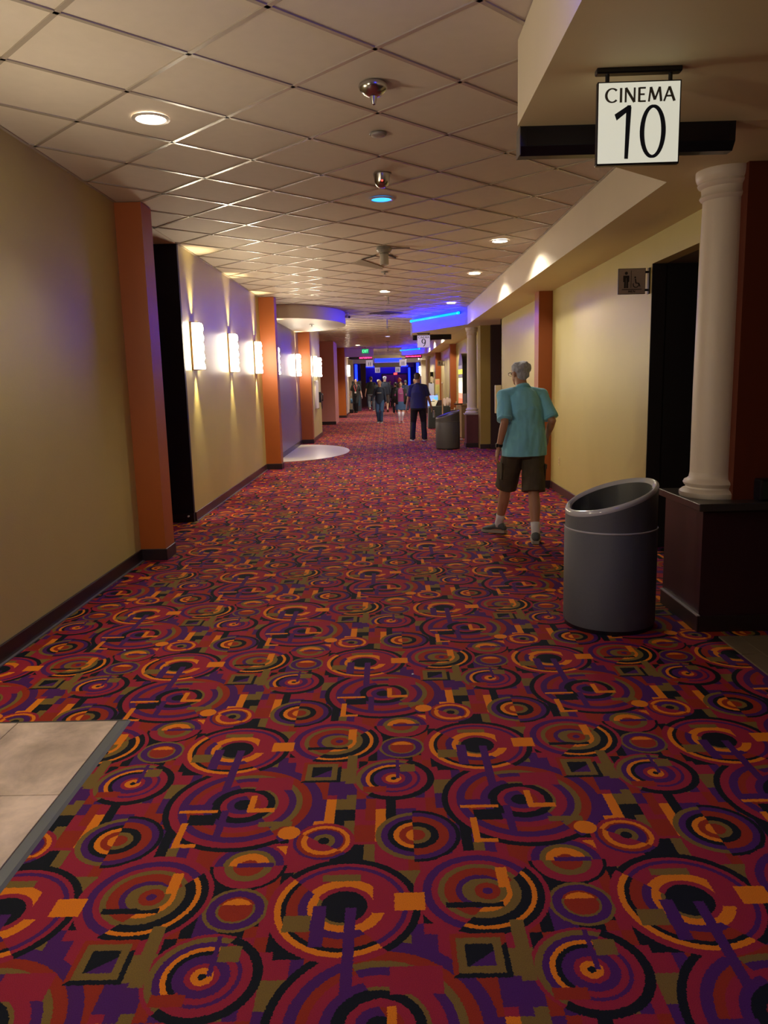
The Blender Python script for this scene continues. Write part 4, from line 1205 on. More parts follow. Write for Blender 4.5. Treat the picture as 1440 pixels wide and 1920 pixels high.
# table with cloth
CLOTH = mat('black_tablecloth', (0.010, 0.013, 0.015), 0.8, sheen=0.3)
t = thing('folding_table', 'folding table hidden under a black cloth behind the man in navy', 'table', (1.68, 25.5, 0))
obj('tabletop', B(-0.345, 0.345, -0.27, 0.27, 0.69, 0.715, 0.005), WHITEP, t)
for sx in (-0.31, 0.31):
    for sy in (-0.24, 0.24):
        bm = bmesh.new(); tube(bm, [(sx, sy, 0), (sx, sy, 0.69)], 0.014, n=8); obj('leg', bm, GREYM, t)
bm = bmesh.new()
n = 60; top = []; botr = []
for i in range(n):
    a = 2*PI*i/n
    c, s = math.cos(a), math.sin(a)
    k = 1/max(abs(c)/0.352, abs(s)/0.277)
    x, y = c*k, s*k
    fold = 1.0 + 0.045*math.sin(i*2.1) + 0.02*math.sin(i*5.3)
    top.append(bm.verts.new((x, y, 0.722))); botr.append(bm.verts.new((x*fold*1.02, y*fold*1.04, 0.02)))
bm.faces.new(top)
for i in range(n):
    j = (i+1) % n; bm.faces.new((top[i], top[j], botr[j], botr[i]))
o = obj('tablecloth', bm, CLOTH, None, (1.68, 25.5, 0), auto=1.2)
tag(o, 'long black cloth draped over the folding table', 'tablecloth')
t = thing('tablet_stand', 'tilted pale card on a black stand on the black-cloth table', 'card stand', (1.46, 25.4, 0.724))
bm = bmesh.new(); box(bm, -0.09, 0.09, -0.006, 0.006, 0, 0.24); bmesh.ops.rotate(bm, verts=bm.verts, cent=(0,0,0), matrix=Matrix.Rotation(math.radians(-22), 3, 'X') @ Matrix.Rotation(math.radians(24), 3, 'Y'))
obj('card', bm, mat('pale_card', (0.62, 0.58, 0.45), 0.5), t)
bm = bmesh.new(); box(bm, -0.05, 0.08, 0.05, 0.12, 0, 0.16, 0.01); obj('stand', bm, BLACK, t)
t = thing('tote_box', 'dark box on the black-cloth table behind the pale card', 'box', (1.72, 25.62, 0.724))
obj('body', B(-0.14, 0.12, -0.12, 0.12, 0, 0.15, 0.015), mat('oxblood_box', (0.03, 0.012, 0.012), 0.5), t)
obj('lid', B(-0.145, 0.125, -0.125, 0.125, 0.15, 0.18, 0.01), BLACK, t)
for k, (x, rz, h) in enumerate(((1.865, -0.15, 0.25), (1.93, 0.12, 0.27), (1.985, 0.3, 0.24))):
    bm = bmesh.new()
    n = 10
    a = [bm.verts.new((0.055*math.sin(PI*i/n)*1.0*(1 if 1 else 1) - 0.0, 0, 0)) for i in range(0)]
    prof = [(-0.03, 0), (-0.055, 0.10), (-0.055, 0.18), (-0.03, h), (0.03, h), (0.055, 0.18), (0.055, 0.10), (0.03, 0)]
    f = [bm.verts.new((x_, -0.006, z_)) for x_, z_ in prof]; b = [bm.verts.new((x_, 0.006, z_)) for x_, z_ in prof]
    bm.faces.new(f); bm.faces.new(b[::-1])
    for i in range(len(prof)):
        j = (i+1) % len(prof); bm.faces.new((f[i], b[i], b[j], f[j]))
    o = obj('paper_fan', bm, mat('pink_white_paper', (0.66, 0.52, 0.50), 0.6), None, (x, (25.35, 25.42, 25.50)[k], 0.724)); o.rotation_euler = (0, rz*0.6, 0)
    tag(o, ['leftmost pale pink paper fan standing on the table', 'middle pale pink paper fan standing on the table', 'rightmost pale pink paper fan standing on the table'][k], 'paper', 'paper fans on the table')
# posters beyond
t = thing('display_board', 'white display board on feet left of the yellow poster', 'display board', (1.68, 29.8, 0))
obj('board', B(-0.10, 0.10, -0.01, 0.01, 0.55, 1.45, 0.004), mat('board_white', (0.50, 0.52, 0.62), 0.5), t)
obj('clip', B(-0.03, 0.03, -0.02, 0.0, 1.44, 1.48), BLACK, t)
obj('leg', B(-0.09, -0.07, -0.01, 0.01, 0.0, 0.55), GREYM, t); obj('leg', B(0.07, 0.09, -0.01, 0.01, 0.0, 0.55), GREYM, t)
obj('print', B(-0.08, -0.02, -0.013, -0.0105, 0.95, 1.05), mat('pink_print', (0.5, 0.2, 0.3), 0.5), t)
t = thing('poster', 'tall yellow and green poster with orange heading on the right', 'poster', (1.89, 29.5, 0))
obj('sheet', B(-0.085, 0.085, -0.008, 0.008, 0.72, 1.60), mat('yellow_green_sheet', (0.50, 0.45, 0.14), 0.5, noise=0.4, nscale=6), t)
obj('heading', B(-0.075, 0.075, -0.011, -0.0085, 1.40, 1.57), mat('orange_print', (0.65, 0.28, 0.16), 0.5), t)
obj('picture', B(-0.075, 0.0, -0.011, -0.0085, 0.78, 1.05), mat('blue_print', (0.22, 0.34, 0.42), 0.5), t)
obj('leg', B(-0.08, -0.065, -0.008, 0.008, 0.0, 0.72), GREYM, t); obj('leg', B(0.065, 0.08, -0.008, 0.008, 0.0, 0.72), GREYM, t)
t = thing('screen', 'bright light-blue screen low beside the man in navy', 'screen', (1.70, 28.8, 0))
obj('display', B(-0.22, 0.16, -0.015, 0.015, 0.55, 1.0, 0.006), mat('blue_screen', (0.2, 0.3, 0.8), 0.3, emit=(0.22, 0.36, 0.95), estr=0.75), t)
obj('stand', B(-0.04, 0.0, 0.0, 0.04, 0.0, 0.55), BLACK, t)
obj('foot', B(-0.15, 0.11, -0.1, 0.1, 0.0, 0.02), BLACK, t)
obj('cyan_block', B(0.02, 0.15, -0.018, -0.0155, 0.80, 0.94), mat('cyan_block', (0.1, 0.4, 0.7), 0.3, emit=(0.1, 0.45, 0.85), estr=0.7), t)
t = thing('black_speaker', 'small black box high on the far right wall left of the brown pilaster', 'speaker', (2.27, 38.8, 1.75))
obj('body', B(-0.35, 0.02, -0.1, 0.1, 0, 0.22, 0.01), BLACK, t)
obj('bracket', B(-0.02, 0.02, -0.03, 0.03, -0.05, 0.0), GREYM, t)
t = thing('poster_case', 'dark upright poster case behind the employee on the left', 'display case', (-1.72, 42.4, 0))
obj('body', B(-0.2, 0.30, -0.1, 0.1, 0, 1.62, 0.01), mat('slate_case', (0.05, 0.055, 0.075), 0.4), t)
obj('print', B(-0.12, -0.06, -0.108, -0.1005, 0.6, 1.5), mat('pale_print', (0.4, 0.42, 0.5), 0.4), t)
obj('print', B(-0.02, 0.22, -0.108, -0.1005, 0.30, 0.85), mat('teal_print', (0.03, 0.10, 0.16), 0.4), t)

# ================================================================== PEOPLE
from mathutils import noise as mnoise
SKIN = mat('skin', (0.45, 0.23, 0.15), 0.5, noise=0.08, nscale=30)
SKIN2 = mat('skin_pale', (0.55, 0.33, 0.25), 0.5, noise=0.06, nscale=30)
SKIN3 = mat('skin_tan', (0.34, 0.17, 0.10), 0.5, noise=0.06, nscale=30)
EYE = mat('eye_dark', (0.02, 0.015, 0.015), 0.2)
LIP = mat('lips', (0.35, 0.10, 0.09), 0.4)
def ik(a, b, l1, l2, bend):
    a, b = Vector(a), Vector(b)
    d = b - a; L = min(d.length, (l1 + l2)*0.999)
    u = d.normalized()
    x = (l1*l1 - l2*l2 + L*L)/(2*L)
    h = math.sqrt(max(0, l1*l1 - x*x))
    bend = Vector(bend); bend = (bend - u*bend.dot(u)).normalized()
    return a + u*x + bend*h
def hand(bm, wrist, d, across, palm, s, curl=0.35, rf=0.0085):
    """d: pointing direction, across: towards the thumb/index side, palm: palm normal"""
    w = Vector(wrist); d = Vector(d).normalized()
    across = Vector(across); across = (across - d*across.dot(d)).normalized()
    palm = d.cross(across); 
    tube(bm, [w - d*0.01*s, w + d*0.025*s, w + d*0.06*s, w + d*0.088*s], [(0.024*s, 0.019*s), (0.034*s, 0.019*s), (0.041*s, 0.016*s), (0.038*s, 0.012*s)], side=across, n=14)
    for k, (off, ln) in enumerate(((0.032, 0.070), (0.011, 0.080), (-0.011, 0.074), (-0.032, 0.058))):
        base = w + d*(0.082*s - abs(off)*0.15*s) + across*off*s
        dirn = (d + across*off*2.2).normalized()
        p = [base - d*0.012*s, base]
        ang = 0
        cur = base; dd_ = dirn
        for q, f in enumerate((0.45, 0.31, 0.24)):
            ang += curl*(0.7 + 0.35*q)
            dd_ = (dirn*math.cos(ang) + PALM_SIGN*palm*math.sin(ang)).normalized()
            cur = cur + dd_*ln*f*s
            p.append(cur)
        rr = rf*s
        tube(bm, p, [rr*1.15, rr*1.1, rr, rr*0.92, rr*0.75], n=10)
        ball(bm, p[-1], rr*0.75, seg=8)
    tb = w + d*0.022*s + across*0.026*s
    t1 = tb + (d*0.7 + across*0.75).normalized()*0.036*s
    t2 = t1 + (d*0.95 + across*0.22 + PALM_SIGN*palm*0.2).normalized()*0.030*s
    tube(bm, [tb, t1, t2], [rf*1.5*s, rf*1.25*s, rf*0.95*s], n=10); ball(bm, t2, rf*0.95*s, seg=8)
PALM_SIGN = 1

def person(label, loc, rotz, H, body=SKIN, top=None, bottom=None, shoes=None, hair=None, voxel=0.011,
           feet=((-0.10, 0.0, 0.0, 0.12), (0.10, 0.0, 0.0, 0.12)), hands=((-0.27, 0.02, 0.84), (0.27, 0.02, 0.84)), sleeve='short',
           hem=0.86, leg='long', legm_below=None, hair_kind='short', girth=1.0, head_yaw=0.0, lean=0.0, neck_fwd=0.0, open_front=None, skirt=None, group=None, wrinkle=0.0,
           head_pitch=0.0, head_drop=0.0, elbow_bend=((0, -1, 0), (0, -1, 0))):
    """feet: (x, y, heel_lift, toe-out angle) for left/right; hands: wrist targets; person faces local +y, local -x is their left"""
    global PALM_SIGN
    s = H/1.75
    t = thing('person', label, 'person', loc, rotz, group)
    S = lambda x, y, z: Vector((x*s, y*s, z*s))
    def LZ(z): return lean*(max(0, z - 0.95)/0.6)           # forward lean by height
    g = girth
    hips = [S(-0.092, 0, 0.90), S(0.092, 0, 0.90)]
    ank, knee, toeang = [], [], []
    for i, (fx, fy, lift, ta) in enumerate(feet):
        a = S(fx, fy, 0.085 + lift)
        ank.append(a); toeang.append(ta)
        knee.append(ik(hips[i], a, 0.435*s, 0.415*s, (0.10*(-1 if i == 0 else 1), 1, 0)))
    sh = [S(-0.178*g**0.5, LZ(1.40), 1.395), S(0.178*g**0.5, LZ(1.40), 1.395)]
    wr = [S(*h) for h in hands]
    el = [ik(sh[i], wr[i], 0.285*s, 0.255*s, elbow_bend[i]) for i in range(2)]
    for i in range(2):   # keep forearm length
        wr[i] = el[i] + (wr[i] - el[i]).normalized()*0.255*s
    hc = S(0, LZ(1.65) + 0.012 + neck_fwd, 1.645 - head_drop)
    HR = Matrix.Rotation(head_yaw, 3, 'Z') @ Matrix.Rotation(head_pitch, 3, 'X')
    def hp(x, y, z): return hc + HR @ Vector((x*s, y*s, z*s))
    # ---- body
    bm = bmesh.new()
    for i in range(2):
        tube(bm, [hips[i] + S(0, 0, 0.03), hips[i]*0.5 + knee[i]*0.5, knee[i], knee[i]*0.62 + ank[i]*0.38 + S(0, -0.008, 0), knee[i]*0.3 + ank[i]*0.7, ank[i] + S(0, 0, 0.01), ank[i] - S(0, 0, 0.04)],
             [0.085*s, 0.072*s, 0.053*s, 0.056*s, 0.043*s, 0.034*s, 0.034*s], n=16)
        ca, sa = math.sin(toeang[i]*(-1 if i == 0 else 1)), math.cos(toeang[i])
        fd = Vector((ca, sa, 0))
        base = Vector((ank[i].x, ank[i].y, ank[i].z - 0.055*s))
        tube(bm, [base - fd*0.05*s, base + fd*0.06*s, base + fd*0.15*s], [(0.030*s, 0.028*s), (0.036*s, 0.024*s), (0.034*s, 0.016*s)], side=(sa, -ca, 0), n=12)
        tube(bm, [sh[i], sh[i]*0.5 + el[i]*0.5, el[i], el[i]*0.7 + wr[i]*0.3, wr[i]], [0.052*s, 0.046*s, 0.038*s, 0.038*s, 0.025*s], n=14)
        ball(bm, sh[i], 0.056*s); ball(bm, el[i], 0.038*s)
        PALM_SIGN = 1 if i == 0 else -1
        hand(bm, wr[i], (wr[i] - el[i]) + S(0, 0, -0.02), (0.15*(1 if i == 0 else -1), 1, 0), None, s, rf=max(0.0085, voxel*0.95))
    tube(bm, [S(0, 0, 0.84), S(0, 0, 0.95), S(0, LZ(1.08), 1.08), S(0, LZ(1.25), 1.25), S(0, LZ(1.38), 1.38), S(0, LZ(1.46), 1.455)],
         [(0.15*g*s, 0.105*g*s), (0.160*g*s, 0.115*g*s), (0.145*g*s, 0.105*g*s), (0.165*g**0.5*s, 0.115*g*s), (0.150*g**0.5*s, 0.10*s), (0.07*s, 0.062*s)], side=(1, 0, 0), n=24)
    tube(bm, [S(0, LZ(1.42) - 0.01, 1.42), hc + S(0, -0.022, -0.075), hc + S(0, -0.012, -0.03)], [0.062*s, 0.055*s, 0.056*s], n=16)
    ball(bm, hp(0, 0, 0.022), (0.073*s, 0.092*s, 0.085*s), HR)
    ball(bm, hp(0, 0.022, -0.035), (0.060*s, 0.068*s, 0.070*s), HR)
    ball(bm, hp(0, 0.060, -0.078), (0.032*s, 0.028*s, 0.026*s), HR)
    tube(bm, [hp(0, 0.084, 0.012), hp(0, 0.108, -0.022), hp(0, 0.088, -0.034)], [0.008*s, 0.014*s, 0.012*s], n=8)
    for sx in (-1, 1): ball(bm, hp(sx*0.076, -0.004, -0.006), (0.010*s, 0.020*s, 0.031*s), HR, seg=10)
    remesh('body', bm, body, t, voxel*s, 2)
    # ---- face details
    for sx in (-1, 1):
        bm = bmesh.new(); ball(bm, hp(sx*0.030, 0.084, 0.008), (0.011*s, 0.008*s, 0.007*s), HR, seg=8)
        obj('eye', bm, EYE, t, smooth=True)
    bm = bmesh.new(); ball(bm, hp(0, 0.086, -0.056), (0.022*s, 0.008*s, 0.007*s), HR, seg=8)
    obj('mouth', bm, LIP, t, smooth=True)
    # ---- hair
    if hair is not None:
        bm = bmesh.new()
        ball(bm, hp(0, -0.016, 0.036), (0.081*s, 0.094*s, 0.080*s), HR, seg=20)
        ball(bm, hp(0, -0.046, -0.010), (0.070*s, 0.058*s, 0.062*s), HR)
        if hair_kind == 'full':
            for q in range(16):
                a = q/16*2*PI
                ball(bm, hp(0.058*math.cos(a), -0.030 + 0.058*math.sin(a), 0.052 + 0.018*math.sin(3*a)), 0.036*s, seg=10)
            for q in range(5):
                ball(bm, hp((q-2)*0.028, -0.005, 0.086 - abs(q-2)*0.008), (0.026*s, 0.05*s, 0.022*s), HR, seg=10)
        if hair_kind == 'long':
            for sx in (-1, 1):
                tube(bm, [hp(sx*0.062, -0.01, 0.04), hp(sx*0.080, -0.005, -0.05), hp(sx*0.085, 0.01, -0.16), hp(sx*0.07, 0.02, -0.24)], [0.026*s, 0.030*s, 0.028*s, 0.014*s], n=10)
            tube(bm, [hp(0, -0.06, 0.02), hp(0, -0.085, -0.08), hp(0, -0.08, -0.20)], [(0.075*s, 0.04*s), (0.08*s, 0.035*s), (0.06*s, 0.02*s)], side=(1, 0, 0), n=12)
        if hair_kind == 'big':
            for q in range(14):
                a = q/14*2*PI
                ball(bm, hp(0.075*math.cos(a), -0.03 + 0.05*math.sin(a), 0.0 - 0.02*(q % 3)), 0.048*s, seg=10)
            tube(bm, [hp(0, -0.04, 0.0), hp(0, -0.08, -0.14)], [(0.10*s, 0.05*s), (0.08*s, 0.03*s)], side=(1, 0, 0), n=12)
        hs = 7.0
        def dsp(v):
            nrm = (v - hc); nrm.normalize()
            return v + nrm*(0.010*s*mnoise.noise(Vector((v.x*30, v.y*30, v.z*16))) + (0.006*s*mnoise.noise(v*85)))
        remesh('hair', bm, hair, t, min(voxel, 0.009)*s, 1, mod=dsp)
    # ---- shirt
    wr_amp = wrinkle
    def wrk(v):
        if wr_amp <= 0: return v
        w = Vector((v.x*9, v.y*9, v.z*4.2))
        n_ = mnoise.noise(w) + 0.5*mnoise.noise(w*2.3)
        r = Vector((v.x, v.y - LZ(v.z/s)*s, 0)); 
        if r.length > 1e-4: r.normalize()
        return v + r*n_*wr_amp
    if top is not None:
        bm = bmesh.new()
        e = 0.022
        zs = [hem, max(hem + 0.04, 0.98), 1.10, 1.25, 1.36, 1.43, 1.475]
        rr = [(0.190*g, 0.145*g), (0.186*g, 0.142*g), (0.178*g, 0.134*g), (0.184*g**0.5, 0.136*g), (0.172*g**0.5, 0.120), (0.118*g**0.5, 0.088), (0.064, 0.064)]
        tube(bm, [S(0, LZ(z), z) for z in zs], [(a*s, b*s) for a, b in rr], side=(1, 0, 0), n=32)
        for i in range(2):
            f = {'short': 0.88, 'long': 1.0, 'elbow': 1.0}[sleeve]
            end = sh[i] + (el[i] - sh[i])*f
            if sleeve == 'long':
                tube(bm, [sh[i], el[i], wr[i] - (wr[i]-el[i]).normalized()*0.0], [0.062*s, 0.054*s, 0.040*s], n=16); ball(bm, el[i], 0.054*s)
            else:
                tube(bm, [sh[i], sh[i]*0.5 + end*0.5, end], [0.062*s, (0.070*s, 0.066*s), (0.074*s, 0.068*s)], side=(0, 1, 0), n=18)
            ball(bm, sh[i], 0.063*s)
            tube(bm, [S(0, LZ(1.45) - 0.008, 1.430), (sh[i] + S(0, LZ(1.45), 1.43))*0.5 + S(0, 0, 0.002), sh[i]], [0.058*s, 0.060*s, 0.062*s], n=16)
        remesh('shirt', bm, top, t, voxel*s, 2, mod=wrk)
        bm = bmesh.new()
        c0 = S(0, LZ(1.46) - 0.010, 1.455); c1 = c0 + (hc - c0)*0.20
        tube(bm, [c0, c1], [(0.080*s, 0.074*s), (0.067*s, 0.065*s)], side=(1, 0, 0), n=24)
        obj('collar', bm, top, t, smooth=True)
    # ---- trousers / shorts
    if bottom is not None:
        bm = bmesh.new()
        tube(bm, [S(0, 0, 0.80), S(0, 0, 0.90), S(0, 0, 1.0), S(0, LZ(1.06), 1.06)], [(0.165*g*s, 0.122*g*s), (0.178*g*s, 0.132*g*s), (0.172*g*s, 0.128*g*s), (0.162*g*s, 0.118*g*s)], side=(1, 0, 0), n=28)
        for i in range(2):
            if leg == 'long':
                tube(bm, [hips[i] + S(0, 0, 0.02), (hips[i] + knee[i])/2, knee[i], (knee[i]*0.5 + ank[i]*0.5) + S(0, -0.012, 0), ank[i] - S(0, 0.012, 0.030)], [0.108*s*g**0.5, 0.094*s, 0.078*s, 0.072*s, 0.072*s], n=20)
                ball(bm, knee[i], 0.076*s)
            elif leg == 'short':
                kk = knee[i] + (hips[i] - knee[i])*(-0.02)
                tube(bm, [hips[i] + S(0, 0, 0.02), (hips[i] + kk)/2, kk], [0.112*s*g**0.5, 0.108*s, 0.112*s], n=24)
        remesh('trousers' if leg == 'long' else 'shorts', bm, bottom, t, voxel*s, 2, mod=wrk)
    if skirt is not None:
        bm = bmesh.new()
        tube(bm, [S(0, 0, 0.98), S(0, 0, 0.88), S(0, 0, 0.55)], [(0.165*g*s, 0.13*g*s), (0.19*g*s, 0.15*g*s), (0.215*g*s, 0.17*g*s)], side=(1, 0, 0), n=28)
        remesh('skirt', bm, skirt, t, voxel*s, 2)
    if legm_below is not None:     # stockings / socks
        z_top, mm, nm = legm_below
        for i in range(2):
            bm = bmesh.new()
            k = knee[i] if z_top == 'knee' else ank[i] + (knee[i] - ank[i])*z_top
            tube(bm, [k, k*0.5 + ank[i]*0.5, ank[i] + S(0, 0, 0.01), ank[i] - S(0, 0, 0.03)], [(0.064 if z_top == 'knee' else 0.044)*s, (0.058 if z_top == 'knee' else 0.042)*s, 0.042*s, 0.044*s], n=16)
            obj(nm, bm, mm, t, smooth=True)
    if open_front is not None:     # open cardigan: back and side panels plus sleeves
        bm = bmesh.new()
        n = 26
        R = []
        for z, a, b in ((0.80, 0.205, 0.165), (1.0, 0.198, 0.158), (1.25, 0.200, 0.150), (1.40, 0.195, 0.130), (1.46, 0.12, 0.09)):
            row = []
            for q in range(n + 1):
                th = PI/2 + 0.62 + (2*PI - 1.24)*q/n
                row.append(bm.verts.new(S(a*g*math.cos(th), LZ(z) + b*g*math.sin(th), z)))
            R.append(row)
        for a, b in zip(R, R[1:]):
            for q in range(n): bm.faces.new((a[q], a[q+1], b[q+1], b[q]))
        ret = bmesh.ops.extrude_face_region(bm, geom=bm.faces[:])
        for v in [v for v in ret['geom'] if isinstance(v, bmesh.types.BMVert)]:
            v.co.x *= 0.95; v.co.y *= 0.95
        for i in range(2):
            tube(bm, [sh[i], el[i], wr[i]], [0.080*s, 0.062*s, 0.046*s], n=16); ball(bm, el[i], 0.060*s); ball(bm, sh[i], 0.082*s)
        obj('cardigan', bm, open_front, t, smooth=True)
    # ---- shoes
    if shoes is not None:
        up, sole = shoes
        for i in range(2):
            sgn = -1 if i == 0 else 1
            fx, fy, lift, ta = feet[i]
            fd = Vector((math.sin(ta)*sgn, math.cos(ta), 0)); sd = Vector((math.cos(ta), -math.sin(ta)*sgn, 0))
            pitch = math.atan2(lift, 0.20)
            # frame: heel raised by lift, toe on the ground
            toe_c = Vector((ank[i].x, ank[i].y, 0)) + fd*0.13*s
            def F(u, w, z):       # u along the foot from toe joint (-) to heel, z up
                fu = u - 0.13
                return toe_c + fd*((fu)*math.cos(pitch)*s + z*math.sin(pitch)*s) + sd*w*s + Vector((0, 0, (-fu)*math.sin(pitch)*s + z*math.cos(pitch)*s))
            bm = bmesh.new()
            prof = [(-0.085, 0.028), (-0.06, 0.040), (0.0, 0.041), (0.06, 0.046), (0.12, 0.052), (0.170, 0.047), (0.205, 0.028)]
            outl = [(u, w) for u, w in prof] + [(u, -w) for u, w in prof[::-1]]
            lo = [bm.verts.new(F(u, w, 0.0)) for u, w in outl]; hi = [bm.verts.new(F(u, w*1.02, 0.028)) for u, w in outl]
            bm.faces.new(lo); bm.faces.new(hi[::-1])
            for q in range(len(lo)):
                r = (q + 1) % len(lo); bm.faces.new((lo[q], lo[r], hi[r], hi[q]))
            obj('shoe_sole', bm, sole, t, auto=0.8)
            bm = bmesh.new()
            secs = [(-0.081, 0.024, 0.022, 0.065), (-0.060, 0.037, 0.022, 0.100), (-0.02, 0.041, 0.022, 0.112), (0.03, 0.042, 0.022, 0.104), (0.075, 0.046, 0.022, 0.082), (0.12, 0.050, 0.022, 0.068), (0.170, 0.043, 0.022, 0.058), (0.200, 0.020, 0.024, 0.044)]
            R = []
            m_ = 14
            for u, w, z0, z1 in secs:
                row = []
                for q in range(m_):
                    th = 2*PI*q/m_
                    row.append(bm.verts.new(F(u, w*math.cos(th), (z0 + z1)/2 + (z1 - z0)/2*math.sin(th))))
                R.append(row)
            for a, b in zip(R, R[1:]):
                for q in range(m_):
                    r = (q+1) % m_; bm.faces.new((a[q], a[r], b[r], b[q]))
            bm.faces.new(R[0]); bm.faces.new(R[-1][::-1])
            obj('shoe', bm, up, t, smooth=True)
    return t, dict(s=s, hc=hc, HR=HR, wr=wr, el=el, sh=sh, knee=knee, ank=ank, hips=hips, hp=hp, S=S, LZ=LZ)

TURQ = mat('turquoise_cotton', (0.23, 0.66, 0.92), 0.75, noise=0.12, nscale=7, bump=0.9, bscale=9, sheen=0.2)
OLIVEC = mat('olive_cotton', (0.075, 0.062, 0.040), 0.85, noise=0.25, nscale=14, bump=0.3, bscale=60)
GREYH = mat('silver_hair', (0.42, 0.45, 0.55), 0.55, noise=0.25, nscale=60, bump=0.5, bscale=140)
SHOEG = mat('grey_canvas', (0.085, 0.10, 0.11), 0.7, noise=0.1, nscale=50)
SOLEG = mat('beige_sole', (0.36, 0.32, 0.26), 0.6)
SOCK = mat('white_sock', (0.72, 0.70, 0.72), 0.8, bump=0.2, bscale=150)
man, J = person('older man with silver hair in turquoise shirt and cargo shorts, walking away', (1.30, 7.42, 0), math.radians(14), 1.735,
    body=SKIN, top=TURQ, bottom=OLIVEC, shoes=(SHOEG, SOLEG), hair=GREYH, voxel=0.0065,
    feet=((-0.135, 0.30, 0.012, 0.55), (0.020, -0.24, 0.0, 0.42)), hands=((-0.285, -0.055, 0.90), (0.29, 0.10, 0.98)), head_drop=0.045,
    hem=0.815, leg='short', hair_kind='full', girth=1.20, head_yaw=0.30, lean=0.05, neck_fwd=0.035, wrinkle=0.014, legm_below=(0.26, SOCK, 'sock'), head_pitch=-0.12)
S_ = J['S']
# cargo pockets, yoke seam, watch, glasses
s_ = J['s']
for i, sx in ((0, -1), (1, 1)):
    c = J['hips'][i]*0.42 + J['knee'][i]*0.58
    bm = bmesh.new(); box(bm, -0.008, 0.008, -0.065, 0.065, -0.080, 0.080, 0.006)
    o = obj('cargo_pocket', bm, OLIVEC, man, (c.x + sx*0.100, c.y + 0.005, c.z + 0.0), smooth=False); o.rotation_euler = (0.12, 0, 0)
    bm = bmesh.new(); box(bm, -0.006, 0.006, -0.068, 0.068, -0.022, 0.022, 0.004)
    obj('pocket_flap', bm, mat('olive_flap', (0.085, 0.072, 0.05), 0.85), o, (sx*0.006, 0, 0.062))
w_ = J['wr'][0]; e_ = J['el'][0]
d_ = (w_ - e_).normalized()
bm = bmesh.new(); tube(bm, [w_ - d_*0.045, w_ - d_*0.018], [0.0325, 0.0315], n=24)
obj('watch_strap', bm, mat('black_rubber_strap', (0.006, 0.006, 0.008), 0.5), man, smooth=False)
bm = bmesh.new(); cw = w_ - d_*0.031 + Vector((-0.030, -0.006, 0)); box(bm, cw.x - 0.008, cw.x + 0.005, cw.y - 0.016, cw.y + 0.016, cw.z - 0.018, cw.z + 0.018, 0.003)
obj('watch_case', bm, MATS['black_rubber_strap'], man)
bm = bmesh.new(); hp = J['hp']
GL = mat('glasses_frame', (0.02, 0.02, 0.02), 0.3)
for sx in (-1, 1):
    tube(bm, [hp(sx*0.078, -0.01, 0.012), hp(sx*0.074, 0.085, 0.014)], 0.0022, n=6)
    cpts = [hp(sx*0.034 + 0.026*math.cos(a*PI/8), 0.100, 0.008 + 0.018*math.sin(a*PI/8)) for a in range(17)]
    tube(bm, cpts, 0.0018, n=6)
tube(bm, [hp(-0.010, 0.102, 0.012), hp(0.010, 0.102, 0.012)], 0.0018, n=6)
obj('glasses', bm, GL, man)
# sleeve hems on the shirt
for i in range(2):
    a = J['sh'][i]; b = J['el'][i]; d = (b - a).normalized(); p = a + (b - a)*0.875
    bm = bmesh.new(); tube(bm, [p - d*0.012, p + d*0.010], [(0.0765*s_, 0.0705*s_), (0.0775*s_, 0.0715*s_)], side=(0, 1, 0), n=28)
    obj('sleeve_hem', bm, TURQ, man, smooth=True)

NAVYS = mat('navy_polo', (0.012, 0.016, 0.065), 0.8, sheen=0.2, bump=0.2, bscale=40)
BLKT = mat('black_trousers', (0.006, 0.006, 0.010), 0.8)
HBRN = mat('dark_brown_hair', (0.055, 0.03, 0.022), 0.6, noise=0.2, nscale=60)
WSOLE = mat('white_sole', (0.65, 0.62, 0.6), 0.5)
BLKS = mat('black_shoe', (0.01, 0.01, 0.012), 0.5)
nv, JN = person('man in navy shirt and black trousers standing with his back turned', (0.79, 20.2, 0), math.radians(-4), 1.75,
    body=SKIN3, top=NAVYS, bottom=BLKT, shoes=(BLKS, WSOLE), hair=HBRN, voxel=0.009, feet=((-0.16, 0.0, 0, 0.2), (0.15, 0.02, 0, 0.2)),
    hands=((-0.30, 0.03, 0.86), (0.34, 0.05, 0.86)), hem=0.84, girth=1.14, head_yaw=-0.5, wrinkle=0.006)
wv = nv.matrix_basis @ JN['wr'][1]
t = thing('water_bottle', 'small clear water bottle held low by the man in navy', 'bottle', (1.19, 20.14, 0.60))
bm = bmesh.new(); lathe(bm, [(0.001, 0), (0.03, 0), (0.032, 0.02), (0.03, 0.09), (0.032, 0.12), (0.014, 0.155), (0.013, 0.165), (0.001, 0.165)], n=20, cap=False)
obj('body', bm, mat('clear_plastic', (0.6, 0.7, 0.85), 0.1, trans=0.7), t, auto=0.6)
bm = bmesh.new(); lathe(bm, [(0.001, 0.163), (0.016, 0.163), (0.016, 0.182), (0.001, 0.182)], n=16, cap=False)
obj('cap', bm, WHITEP, t, auto=0.6)
FAR = []
DEN = mat('blue_denim', (0.035, 0.085, 0.19), 0.8, noise=0.2, nscale=12)
DENG = mat('grey_denim', (0.12, 0.15, 0.20), 0.8, noise=0.2, nscale=12)
NJAK = mat('navy_jacket', (0.012, 0.020, 0.045), 0.8)
BLKC = mat('black_cotton', (0.009, 0.010, 0.010), 0.85)
MAG = mat('magenta_cotton', (0.24, 0.045, 0.15), 0.8)
WLEG = mat('white_legging', (0.62, 0.58, 0.66), 0.7)
GRYS = mat('grey_shorts', (0.09, 0.09, 0.10), 0.8)
BLOND = mat('sandy_hair', (0.30, 0.15, 0.06), 0.6, noise=0.2, nscale=60)
WHH = mat('white_hair', (0.72, 0.66, 0.55), 0.6, noise=0.1, nscale=60)
